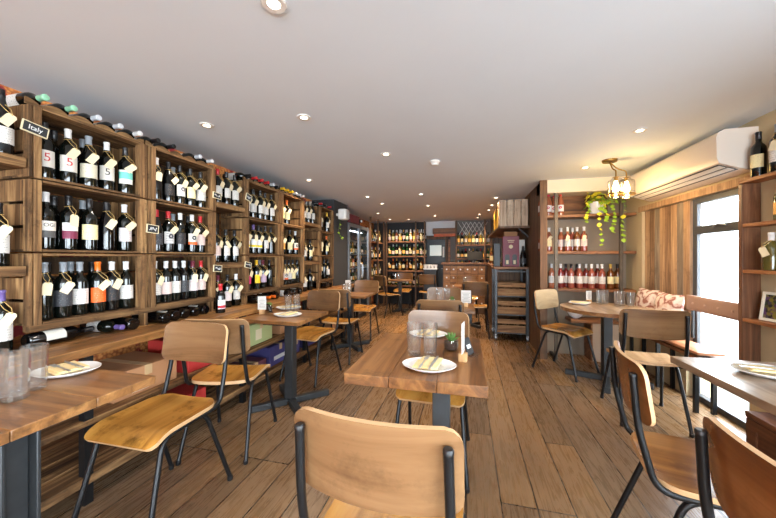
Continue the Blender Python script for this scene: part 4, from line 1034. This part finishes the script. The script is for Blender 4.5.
# leather pad
def padded(m, x0, x1, y0, y1, z0, z1, puff=.012, n=10, mi=0, T=None):
    nx, ny = 8, n; top = []; bot = []
    for i in range(nx + 1):
        for j in range(ny + 1):
            u, v = i / nx * 2 - 1, j / ny * 2 - 1; f = (1 - u ** 6) * (1 - v ** 6); x = x0 + (x1 - x0) * i / nx; y = y0 + (y1 - y0) * j / ny; zm = (z0 + z1) / 2; hh = (z1 - z0) / 2
            top.append((x, y, zm + hh * (.35 + .65 * f) + puff * f * 0)); bot.append((x, y, zm - hh * (.35 + .65 * f)))
    q = ny + 1; fs = [(i * q + j, (i + 1) * q + j, (i + 1) * q + j + 1, i * q + j + 1) for i in range(nx) for j in range(ny)]
    ring = [i * q for i in range(nx + 1)] + [nx * q + j for j in range(1, q)] + [i * q + ny for i in range(nx - 1, -1, -1)] + [j for j in range(ny - 1, 0, -1)]
    N = len(top); m.add(top + bot, fs + [tuple(N + a for a in f[::-1]) for f in fs] + [(ring[i], N + ring[i], N + ring[(i + 1) % len(ring)], ring[(i + 1) % len(ring)]) for i in range(len(ring))], mi, True, T); return m
lp = padded(MB(), 1.785, 1.965, 3.0, 4.17, .4695, .525, 0, 18).obj('seat_pad', LEATHER); tag(lp, 'tan leather seat pad on the window bench behind the round table', 'seat pad')
bk = tag(empty('back_rail', (1.925, 2.76, .80)), 'buff leather padded back rail with buttons across the bright window', 'back rail')
T = Matrix(((0, 0, -1, .03), (0, 1, 0, 0), (1, 0, 0, 0), (0, 0, 0, 1)))
padded(MB(), 0, .13, 0, .62, 0, .04, 0, 16, 0, T).obj('padding', BUFF, bk)
for k in range(4): MB().lathe([(.012, 0), (.009, .005), (0, .007)], 12, 0, Matrix.Translation((-.0095, .1 + k * .14, .065)) @ Matrix.Rotation(-PI / 2, 4, 'Y')).obj('button', plain('button_leather', (196, 160, 140), .4), bk)
for y in (.03, .60): MB().box(.0315, .045, y - .012, y + .012, -.25, .05).obj('bracket', B_metal, bk)
# cushions
t = NT('cushion_cloth'); v = t.coords('Object', (1, 1, 1)); wv = t.n('ShaderNodeTexWave'); wv.inputs['Scale'].default_value = 4; wv.inputs['Distortion'].default_value = 16; wv.inputs['Detail'].default_value = 3; wv.inputs['Detail Scale'].default_value = 1.4; t.l(v, wv.inputs['Vector'])
t.l(t.ramp(wv.outputs['Fac'], [(.06, srgb((160, 108, 94))), (.22, srgb((216, 184, 172))), (.8, srgb((238, 222, 212)))]), t.b.inputs['Base Color']); t.set(Roughness=.9)
def cushion(x, y, z, rz, lean, s, lab):
    m = MB(); n = 14; top = []; bot = []
    for i in range(n + 1):
        for j in range(n + 1):
            u, v_ = i / n * 2 - 1, j / n * 2 - 1; f = max(0, (1 - abs(u) ** 2.6) * (1 - abs(v_) ** 2.6)) ** .6; px = u * s * (1 - .08 * (1 - abs(v_)) * abs(u)); py = v_ * s * (1 - .08 * (1 - abs(u)) * abs(v_))
            wr = .004 * math.sin(u * 9 + v_ * 5) * f; top.append((px, py, .065 * f + wr)); bot.append((px, py, -.065 * f))
    q = n + 1; fs = [(i * q + j, (i + 1) * q + j, (i + 1) * q + j + 1, i * q + j + 1) for i in range(n) for j in range(n)]; N = len(top)
    m.add(top + bot, fs + [tuple(N + a for a in f[::-1]) for f in fs], 0, True)
    o = m.obj('cushion', t.m); o.matrix_world = Matrix.Translation((x, y, z)) @ Matrix.Rotation(rz, 4, 'Z') @ Matrix.Rotation(lean, 4, 'Y'); return tag(o, lab, 'cushion', 'creased pink cushions')
cushion(1.897, 3.97, .74, 0, R(-81), .19, 'creased pink cushion at the alcove end of the window bench')
cushion(1.893, 3.59, .735, R(1), R(-81), .19, 'creased pink cushion against the shutter next to the bright window')
# corner bench under the rosé shelf
cb = tag(empty('corner_bench', (1.2, 4.3, 0)), 'short corner bench with beige front panel beneath the rosé shelf', 'bench')
MB().box(0.06, .58, -.008, .23, .46, .50).obj('seat_board', W_shelfX, cb, .003); MB().box(.30, .58, .0, .02, 0, .4599).obj('front_panel', plaster('beige_panel', (196, 176, 156)), cb)
MB().box(.28, .2999, .0, .22, 0, .4599).obj('side_panel', W_shelfX, cb)
bw = MB().lathe([(.03, 0), (.034, .004), (.07, .03), (.095, .075), (.092, .077), (.066, .034), (.0, .01)], 28).obj('white_bowl', P_porc, None, 0, (1.345, 4.41, .5008)); tag(bw, 'white porcelain bowl on the corner bench under the rosé shelf', 'bowl')

# ------------------------------------------------------------------ rear left: fridge, shelves, speaker
fr = tag(empty('wine_fridge', (-2.10, 5.425, 0)), 'tall steel wine fridge with two glass doors beyond the charcoal pier', 'fridge'); L = 1.26; D = .40
FR_in = plain('fridge_liner', (60, 66, 70), .5)
m = MB(); m.box(-D, -D + .02, 0, L, .08, 1.92); m.box(-D, -.05, 0, .02, .08, 1.92); m.box(-D, -.05, L - .02, L, .08, 1.92); m.box(-D, -.05, 0, L, 1.80, 1.93); m.box(-D, -.05, 0, L, .08, .18); m.box(-D + .03, -.07, .03, L - .03, 0, .08); m.obj('cabinet', FR_in, fr)
for k in range(2):
    a, b = .005 + k * L / 2, L / 2 - .005 + k * L / 2
    d = MB(); d.box(-.045, 0, a, a + .05, .12, 1.92); d.box(-.045, 0, b - .05, b, .12, 1.92); d.box(-.045, 0, a + .05, b - .05, 1.86, 1.92); d.box(-.045, 0, a + .05, b - .05, .12, .2); d = d.obj('door', S_metal, fr, .003)
    MB().box(-.026, -.02, a + .05, b - .05, .2, 1.86).obj('door_glass', G_pane, d)
    hy = b - .025 if k == 0 else a + .025
    MB().tube(fillet([(0, hy, .85), (.05, hy, .87), (.05, hy, 1.13), (0, hy, 1.15)], .03), .009, 8).obj('handle', S_metal, d)
for z in (.5, .78, 1.06, 1.34, 1.60): MB().box(-D + .02, -.06, .02, L - .02, z - .008, z).obj('rack', S_metal, fr)
MB().box(-.10, -.08, .3, L - .3, 1.79, 1.80).obj('strip_lamp', emit('fridge_strip', (230, 240, 255), 26), fr)
cols = ['dark', 'gold', 'green', 'salmon', 'gold', 'dark']
for zi, z in enumerate((.78, 1.06, 1.34)):
    for i in range(9):
        kd = 'short'; g = cols[(i * 2 + zi) % 6]
        bottle((-2.26, 5.52 + i * .132, z + .001), 0, kd, g, ['gold', 'white', 'black'][(i + zi) % 3], ['white', 'cream', 'amber'][(i * 2 + zi) % 3], None, f'small {GWORD[g]} bottle inside the wine fridge, {ORD[i]} on {["lower","middle","upper"][zi]} rack', 'bottles inside the fridge', 10)
bx = tag(MB().box(-2.45, -2.08, 5.46, 5.95, 1.931, 2.08).obj('wine_case', plain('maroon_case', (112, 46, 52), .6), None, .004), 'maroon wine case lying on the fridge', 'box')
pj = tag(empty('cctv_camera', (-2.13, 6.08, 1.931)), 'small black camera on the fridge beside the maroon case', 'camera')
MB().lathe([(.03, 0), (.03, .01), (.012, .014), (.012, .05)], 16).obj('base', K_black, pj); MB().box(-.12, .04, -.035, .035, .05, .12).obj('body', K_black, pj, .008)
MB().lathe([(.025, 0), (.025, .02), (.018, .022)], 16, 0, Matrix.Translation((.04, 0, .085)) @ Matrix.Rotation(PI / 2, 4, 'Y')).obj('lens', P_porc, pj)
sp = tag(empty('wall_speaker', (-2.12, 4.90, 1.99)), 'white rounded speaker on the charcoal pier beside the fifth crate stack', 'speaker')
MB().box(0.0005, .05, -.02, .02, -.02, .02).obj('bracket', P_white, sp); s = MB().box(.05, .20, -.085, .085, -.09, .09).obj('cabinet', P_white, sp, .03)
MB().box(.2005, .205, -.066, .066, -.07, .07).obj('grille', plain('speaker_grille', (190, 188, 186), .8), sp, .002)
iv = tag(empty('hanging_ivy', (-2.06, 4.93, 1.9)), 'thin ivy strand hanging below the white speaker', 'plant'); lv = MB(); st = MB()
P = [(0.0, -.03, .005), (-.0, -.02, -.06), (-.01, -.04, -.13), (-.01, -.06, -.2), (0, -.03, -.26), (0, .03, -.29), (0, .08, -.27)]
st.tube(P, .003, 5)
for p in P[1:]:
    for q in range(2): leafshape(lv, Vector(p), rnd.uniform(-1, 1), .04, rnd.uniform(.3, 1.2), 0)
lv.obj('leaves', IVY, iv); st.obj('stem', plain('ivy_stem', (90, 110, 40), .6), iv)
def bottle_shelf(nm, x0, x1, y0, y1, zs, lab, matb, posts):
    o = tag(empty(nm, (0, 0, 0)), lab, 'shelf')
    for z in zs: MB().box(x0, x1, y0, y1, z - .035, z).obj('shelf_board', matb, o, .003)
    for (px, py) in posts: MB().box(px - .018, px + .018, py - .018, py + .018, 0, 2.2).obj('post', W_panel, o)
    return o
BS = (.42, .80, 1.22, 1.66)
bottle_shelf('corner_shelf', -2.44, -2.12, 6.78, 7.90, BS, 'wooden bottle shelf on the side wall between fridge and back wall', W_shelfY, [(-2.095, 6.74), (-2.095, 7.36), (-2.095, 7.93)])
for zi, z in enumerate(BS):
    for i in range(7):
        g = ['dark', 'gold', 'dark', 'olive'][(i + zi) % 4]
        bottle((-2.2, 6.86 + i * .16, z + .001), 0, B, g, ['gold', 'black', 'white', 'maroon'][(i + 2 * zi) % 4], ['cream', 'white', 'amber'][(i + zi) % 3], (i + zi) % 3 if i % 2 == 0 else None, f'{GWORD[g]} bottle on the side-wall shelf, {ORD[i]} on {["lowest","second","third","topmost"][zi]} board', 'bottles on the side-wall shelf', 10)
BZ = (.54, .935, 1.315, 1.70)
bottle_shelf('back_shelf', -2.06, -1.02, 8.02, 8.38, BZ, 'tall wooden shelf of bottles on the back wall beside the charcoal door', W_shelfX, [(-2.04, 8.0), (-1.26, 8.0), (-1.03, 8.0)])
BK = {3: (['amber', 'gold', 'salmon', 'gold', 'dark', 'green'], ['gold', 'silver', 'white', 'silver']), 2: (['green', 'green', 'dark', 'gold'], ['black', 'white', 'green']), 1: (['dark', 'amber', 'dark', 'gold'], ['black', 'orange', 'gold']), 0: (['olive', 'dark', 'green'], ['black', 'silver'])}
for zi, z in enumerate(BZ):
    gs, cs = BK[zi]; n = 11
    for i in range(n):
        g = gs[i % len(gs)]; kd = C_ if zi == 3 and i % 3 == 0 else (U if i % 2 else B)
        bottle((-1.98 + i * .094, 8.12, z + .001), R(-80), kd, g, cs[i % len(cs)], ['cream', 'white', 'amber', 'pink'][(i + zi) % 4] if zi != 1 else ['amber', 'cream', 'none'][i % 3], None if i % 3 else 1, f'{GWORD[g]} bottle on the back-wall shelf, {ORD[i]} on {["lowest","second","third","topmost"][zi]} board', 'bottles on the back-wall shelf', 10)
    if zi:
        for i in range(8): bottle((-1.93 + i * .12, 8.27, z + .001), R(-80), C_, 'dark', 'silver' if zi == 3 else 'black', 'none', None, f'bottle in the second row of the back-wall shelf, {ORD[i]} on {["lowest","second","third","topmost"][zi]} board', 'second-row bottles on the back-wall shelf', 8)
# door and rear wall
dr = empty('door_1', (-.80, YB, 0)); struct(dr)
m = MB(); m.box(-.33, -.27, -.05, 0, 0, 1.84); m.box(.27, .33, -.05, 0, 0, 1.84); m.box(-.27, .27, -.05, 0, 1.76, 1.84); m.obj('door_frame', W_panel, dr)
m = MB(); m.box(-.27, -.14, -.04, -.005, .0, 1.75); m.box(.17, .27, -.04, -.005, 0, 1.75); m.box(-.14, .17, -.04, -.005, 1.60, 1.75); m.box(-.14, .17, -.04, -.005, 0, 1.32); m.obj('door_leaf', K_black, dr)
MB().box(-.14, .17, -.025, -.02, 1.32, 1.60).obj('door_window', emit('doorway_glass_glow', (170, 184, 170), .55), dr)  # glow put into the glass itself, no lamp behind it
MB().box(.20, .245, -.0445, -.0405, 1.28, 1.56).obj('notice', P_card, dr)
MB().tube([(.235, -.045, .98), (.235, -.075, .98), (.16, -.075, .98)], .009, 8).obj('door_handle', S_metal, dr)
struct(MB().box(-.455, -.40, YB - .08, YB, 0, 1.75).obj('trim_6', W_shelfX))
struct(MB().box(-.40, .915, YB - .012, YB, 0, ZC).obj('trim_7', plaster('grey_rear_paint', (120, 116, 112))))
pel = tag(empty('wooden_pelmet', (-.55, YB - .16, 1.82)), 'wooden pelmet box with orange light painted underneath hung above the charcoal door', 'pelmet')
MB().box(-.30, .30, 0, .14, .07, .22).obj('boards', W_shelfX, pel, .003); MB().box(-.27, .30, 0, .14, 0, .0699).obj('lower_board', wood('orange_light_board', (150, 60, 24), (206, 92, 40), (226, 120, 60), 'X', .5), pel, .003)  # orange light on the underside is painted into the lower board
# service station with cups
ss = tag(empty('side_station', (-.85, 7.80, 0)), 'dark side station stacked with white cups before the charcoal door', 'cabinet')
MB().box(-.15, .15, -.12, .12, .0, .98).obj('cabinet_body', K_black, ss); MB().box(-.17, .17, -.14, .14, .9801, 1.01).obj('top', P_porc, ss, .003)
cup = MB().lathe([(.022, 0), (.028, .004), (.042, .085), (.04, .085), (.026, .008), (0, .006)], 14).mesh('cup', P_porc)
for i in range(7):
    o = link('white_cup', cup, None, 0, (-.98 + (i % 4) * .087, 7.75 + (i // 4) * .1, 1.0105)); tag(o, f'white cup on the side station, {ORD[i]} of seven', 'cup', 'white cups on the side station')
# ------------------------------------------------------------------ bar
W_draw = wood('drawer_wood', (104, 66, 38), (154, 106, 66), (182, 134, 90), 'X', .5)
bar = tag(empty('bar_counter', (0, 0, 0)), 'wooden bar counter fronted with small knobbed drawers at the rear', 'bar')
BX0, BX1, BYF = -.52, .44, 7.30
MB().box(BX0 - .04, .91, BYF - .03, 7.85, 1.11, 1.15).obj('bar_top', W_shelfX, bar, .004)
MB().box(.42, .91, 5.72, BYF - .0305, 1.11, 1.15).obj('bar_top', W_shelfY, bar, .004)
MB().box(BX0, .90, BYF + .02, 7.80, 0, 1.1099).obj('bar_body', W_panel, bar); MB().box(.46, .90, 5.74, BYF, 0, 1.1099).obj('bar_body', W_panel, bar)
for r_ in range(5):
    for c in range(6):
        x0 = BX0 + .015 + c * .155; z0 = .14 + r_ * .19
        d = MB().box(x0, x0 + .145, BYF, BYF + .0199, z0, z0 + .178).obj('drawer', W_draw, bar, .002)
        MB().lathe([(.008, 0), (.018, .012), (.012, .02), (0, .021)], 12, 0, Matrix.Translation((x0 + .0725, BYF, z0 + .1)) @ Matrix.Rotation(PI / 2, 4, 'X')).obj('knob', P_porc, d)
tl = tag(empty('till_screen', (.20, 7.45, 1.1508), R(8)), 'black till screen standing on the bar counter', 'till')
MB().box(-.09, .09, -.06, .08, 0, .02).obj('base', K_black, tl, .004); MB().box(-.02, .02, .0, .03, .02, .1).obj('stem', K_black, tl); MB().box(-.17, .17, -.015, .015, .06, .26, 0, Matrix.Rotation(R(-12), 4, 'X')).obj('screen', K_black, tl, .006)
# back bar shelves
bb = bottle_shelf('back_bar_shelf', -.26, .62, 8.06, 8.38, (.95, 1.255, 1.60), 'back-bar shelf of bottles behind the drawer-fronted counter', W_shelfX, [(-.24, 8.04), (.45, 8.04), (.60, 8.04)])
m = MB()
for k in range(6):
    x0 = -.20 + k * .105
    m.beam((x0, 8.35, 1.83), (x0 + .21, 8.35, 2.19), .012, .012); m.beam((x0 + .21, 8.355, 1.83), (x0, 8.355, 2.19), .012, .012)
tag(m.obj('lattice_rack', P_white), 'white diagonal lattice rack above the back-bar bottles', 'rack')
for zi, z in enumerate((.95, 1.255, 1.60)):
    for i in range(9):
        g = [['gold', 'dark', 'amber', 'green'], ['green', 'dark', 'dark', 'gold'], ['gold', 'dark', 'gold', 'olive']][zi][i % 4]
        bottle((-.19 + i * .091, 8.16, z + .001), R(-90), 'short' if zi < 2 else B, g, ['white', 'gold', 'black', 'red'][(i + zi) % 4], ['cream', 'white', 'amber'][(i + zi) % 3], None, f'{GWORD[g]} bottle on the back-bar shelf, {ORD[i]} on {["low","middle","top"][zi]} board', 'bottles on the back-bar shelf', 10)
# ------------------------------------------------------------------ trolley and things on it
tr = tag(empty('crate_trolley', (.672, 5.05, 0)), 'grey metal trolley on casters holding slatted wooden crates beside the bar', 'trolley'); w = .225; D = .55
for sx in (-1, 1):
    for y in (.02, D - .02):
        p = MB().box(sx * w - .02 * (sx > 0) - .02 * (sx < 0) + (.0), sx * w + .02 * (sx < 0) + .02 * (sx > 0) - .02, y - .02, y + .02, .09, 1.09) if False else MB().box(sx * w - .02, sx * w + .02, y - .02, y + .02, .09, 1.09)
        p = p.obj('post', G_metal, tr, .002)
        q = MB().lathe([(.034, -.012), (.036, -.009), (.036, .009), (.034, .012)], 16, 0, Matrix.Translation((sx * w, y, .037)) @ Matrix.Rotation(PI / 2, 4, 'Y')); q.box(sx * w - .017, sx * w - .013, y - .015, y + .015, .03, .09); q.box(sx * w + .013, sx * w + .017, y - .015, y + .015, .03, .09); q.box(sx * w - .017, sx * w + .017, y - .015, y + .015, .08, .0899); q.obj('caster', S_metal, tr)
for z in (.12, .40, .68, 1.06):
    for y in (.02, D - .02): MB().box(-w + .0201, w - .0201, y - .012, y + .012, z - .015, z).obj('rail', G_metal, tr)
MB().box(-w - .03, w + .02, -.02, D + .03, 1.0901, 1.125).obj('top_board', W_shelfX, tr, .003)
W_trol = wood('trolley_crate_wood', (104, 72, 48), (156, 116, 82), (190, 150, 110), 'X', .7)
def slat_crate(z, lab):
    c = tag(empty('slatted_crate', (.672, 5.05 + .02, z + .0008)), lab, 'crate', 'slatted crates in the trolley'); a = w - .024; h = .20; d = D - .05
    m = MB(); m.box(-a, a, 0, .012, 0, .11); m.box(-a, a, 0, .012, .135, h); m.obj('front_slats', W_trol, c); m = MB(); m.box(-a, a, d - .012, d, 0, .09); m.box(-a, a, d - .012, d, .12, h); m.obj('back_slats', W_crateX, c)
    for s_ in (-1, 1):
        m = MB(); u, v_ = sorted((s_ * a, s_ * (a - .012))); m.box(u, v_, .0125, d - .0125, .0, .09); m.box(u, v_, .0125, d - .0125, .12, h); m.obj('side_slats', W_crate, c)
    MB().box(-a + .0125, a - .0125, .0125, d - .0125, 0, .01).obj('base', W_crateX, c)
    for i in (-.09, .09): MB().box(i - .02, i + .02, -.0005 - .004, -.0003, .11, .135).obj('spacer', W_crateX, c)
for z, nm in ((.12, 'lowest'), (.40, 'second'), (.68, 'topmost of three')): slat_crate(z, f'slatted wooden crate in the trolley, {nm}')
for zi, (z, cap) in enumerate(((.12, 'black'), (.40, 'orange'), (.68, 'purple'))):
    for i in range(4): bottle((.672 - .135 + i * .09, 5.44, z + .013 + .0385), 0, B, 'dark', cap, 'none', None, f'bottle with {cap} cap lying in the {["lowest","second","topmost"][zi]} trolley crate, {ORD[i]} across', 'bottles lying in the trolley', 10, tilt=(R(90), 0, 0))
TZ = 1.126
gb = tag(empty('gift_box', (.675, 5.20, TZ)), 'maroon gift box with two bottle windows on the trolley', 'gift box')
M_mar = plain('maroon_gift_card', (118, 34, 52), .5)
m = MB(); m.box(-.12, .12, -.05, .05, 0, .47); m.obj('carton', M_mar, gb, .003)
for x0 in (-.085, .02):
    m = MB(); m.prism([(x0, .03), (x0 + .065, .03), (x0 + .065, .17), (x0 + .05, .19), (x0 + .015, .19), (x0, .17)], .0505, .0515, 0, Matrix(((1, 0, 0, 0), (0, 0, -1, 0), (0, 1, 0, 0), (0, 0, 0, 1)))); wn = m.obj('window', K_black, gb)
    MB().box(x0 + .015, x0 + .05, -.0525, -.0517, .04, .10).obj('bottle_label', P_paper, wn)
MB().prism(circ_poly(.03, 20, 0, .31), .0503, .0515, 0, Matrix(((1, 0, 0, 0), (0, 0, -1, 0), (0, 1, 0, 0), (0, 0, 0, 1)))).obj('emblem', P_paper, gb)
m = MB()
for k in range(2): m.box(-.05 + k * .01, .05 - k * .01, -.0515, -.0503, .40 - k * .025, .41 - k * .025)
m.obj('lettering', P_paper, gb)
wb = tag(MB().box(.80, .885, 5.20, 5.29, TZ, TZ + .42).obj('bottle_box', P_card, None, .003), 'tall white bottle box behind the dark bottle on the trolley', 'box')
bottle((.845, 5.115, TZ + .0005), R(-95), C_, 'black', 'black', 'darkl', None, 'large black bottle before the white box on the trolley', None)
gbag = tag(empty('gift_bag', (.475, 5.24, TZ)), 'black gift bag at the end of the trolley top', 'bag')
MB().prism([(-.05, -.06), (.05, -.06), (.05, .06), (-.05, .06)], 0, .36).obj('bag_body', K_black, gbag, .006); MB().tube(fillet([(-.03, 0, .36), (-.03, 0, .46), (.03, 0, .46), (.03, 0, .36)], .03), .004, 6).obj('handle', K_black, gbag)
tag(MB().box(.60, .80, 5.36, 5.58, TZ, TZ + .56).obj('cardboard_box', M_cart, None, .004), 'tall brown cardboard box behind the maroon gift box', 'box')
for i, (x, y, g) in enumerate([(.50, 5.9, 'dark'), (.56, 6.1, 'gold'), (.48, 6.35, 'amber'), (.58, 6.55, 'dark')]): bottle((x, y, 1.1508), R(-100), B, g, 'gold', 'cream', None, f'{GWORD[g]} bottle standing on the bar wing behind the trolley, {ORD[i]} along', 'bottles on the bar wing', 12)
# high shelf with whitewashed crates
hs = tag(empty('high_shelf', (XP, 5.0, 1.74)), 'high wall shelf over the trolley carrying whitewashed crates', 'shelf')
MB().box(-.44, -.001, 0, 2.4, -.03, 0).obj('shelf_board', W_panel, hs)
for y in (.1, 1.2, 2.3): MB().beam((-.14, y, -.032), (-.002, y, -.16), .02, .02).obj('bracket', B_metal, hs)
def white_crate(y, lab):
    c = tag(empty('whitewashed_crate', (.70, y, 1.741)), lab, 'crate', 'whitewashed crates on the high shelf'); a = .20; h = .40; d = .13
    for k in range(4): MB().box(-a + k * .1 + .006, -a + (k + 1) * .1 - .006, 0, .012, 0, h).obj('front_slat', W_white, c, .002)
    for s_ in (-1, 1):
        u, v_ = sorted((s_ * a, s_ * (a - .014))); m = MB()
        for k in range(3): m.box(u, v_, .0125 + k * .039, .0125 + k * .039 + .034, 0, h)
        m.obj('side_slats', W_white, c)
    m = MB(); m.box(-a + .0145, a - .0145, .0125, d, 0, .012); m.box(-a + .0145, a - .0145, .0125, .03, .15, .2); m.obj('base', W_white, c)
white_crate(5.02, 'whitewashed slatted crate at the front of the high shelf'); white_crate(5.18, 'whitewashed slatted crate behind the first on the high shelf')
gt = plain('gold_tube', (206, 166, 70), .35, .4)
for i in range(4):
    o = tag(empty('gift_tube', (.55, 5.45 + i * .24, 1.741)), f'golden bottle gift tube on the high shelf, {ORD[i]} behind the crates', 'gift tube', 'golden gift tubes')
    MB().lathe([(.048, 0), (.048, .36)], 20).obj('tube', gt, o); MB().lathe([(.05, .33), (.05, .39), (.046, .392)], 20).obj('lid', plain('tube_lid', (120, 90, 40), .4), o)

# ------------------------------------------------------------------ ceiling fittings
LIGHTS = [(-.709, 1.046), (-1.833, 1.887), (-1.081, 1.942), (-.724, 2.819), (1.279, 2.757), (1.237, 3.75), (-1.894, 3.526), (-.662, 4.709), (-1.507, 4.696), (-1.45, 5.361), (-1.85, 6.5), (-1.85, 7.6), (-1.4, 7.75), (-.681, 5.772), (-.692, 7.2), (.467, 5.273), (.461, 6.0), (.45, 6.6), (.288, 7.2), (.272, 7.8)]
NAMES = ['closest overhead, between middle table and yellow-seated chair', 'above the second crate stack by the wall', 'between the second wall table and the smoke detector', 'in the middle row behind the smoke detector line', 'above the window wall before the air conditioner', 'beside the brass jar lamp', 'above the fourth crate stack', 'in the middle row over the small tumbler table', 'over the third wall table aisle', 'beside the fridge aisle', 'over the fridge', 'before the corner shelf', 'over the rear corner table', 'in the middle row before the bar', 'before the charcoal door', 'before the whitewashed crates', 'beside the high shelf middle', 'at the end of the high shelf', 'over the bar counter', 'over the back bar']
dl_bulb = emit('downlight_glow', (255, 236, 205), 14); me_ring = MB().lathe([(.024, -.001), (.025, -.006), (.044, -.007), (.048, -.001), (.047, 0)], 28, 0, None, False).mesh('trim_ring', P_white); me_disc = MB().lathe([(.0001, -.0025), (.0245, -.0024)], 24, 0, None, False).mesh('lamp_disc', dl_bulb)
for (x, y), nm in zip(LIGHTS, NAMES):
    o = tag(empty('ceiling_light', (x, y, ZC)), f'round recessed ceiling light {nm}', 'ceiling light', 'recessed ceiling lights')
    link('trim_ring', me_ring, o); link('lamp_disc', me_disc, o)
    ld = bpy.data.lights.new('downlight', 'SPOT'); ld.energy = 26 if y < 3.3 else 68; ld.color = (1, .90, .78) if y < 3.3 else (1, .74, .48); ld.spot_size = R(125); ld.spot_blend = .9; ld.shadow_soft_size = .03
    lo = bpy.data.objects.new('downlight', ld); COL.objects.link(lo); lo.parent = o; lo.location = (0, 0, -.012)
sd = tag(empty('smoke_detector', (-.301, 3.141, ZC)), 'white smoke detector on the ceiling', 'smoke detector')
MB().lathe([(.05, 0), (.052, -.012), (.046, -.02)][::-1], 24).obj('base', P_white, sd); MB().lathe([(.022, -.045), (.032, -.042), (.04, -.022)], 24).obj('sensor_head', P_white, sd)

# ------------------------------------------------------------------ daylight
w = bpy.data.worlds.new('world'); sc.world = w; w.use_nodes = True
bg = w.node_tree.nodes['Background']; bg.inputs[0].default_value = (.80, .91, 1.0, 1); bg.inputs[1].default_value = 26.0
def portal(loc, rot, sx, sy):
    ld = bpy.data.lights.new('window_portal', 'AREA'); ld.shape = 'RECTANGLE'; ld.size = sx; ld.size_y = sy; ld.cycles.is_portal = True
    o = bpy.data.objects.new('window_portal', ld); COL.objects.link(o); o.location = loc; o.rotation_euler = rot
portal((2.15, 3.1, .89), (0, R(90), 0), 1.75, .6)
portal((2.15, -1.6, 1.2), (0, R(90), 0), 1.7, 4.4)
portal((-.25, YF - .08, 1.125), (R(90), 0, 0), 4.0, 1.85)
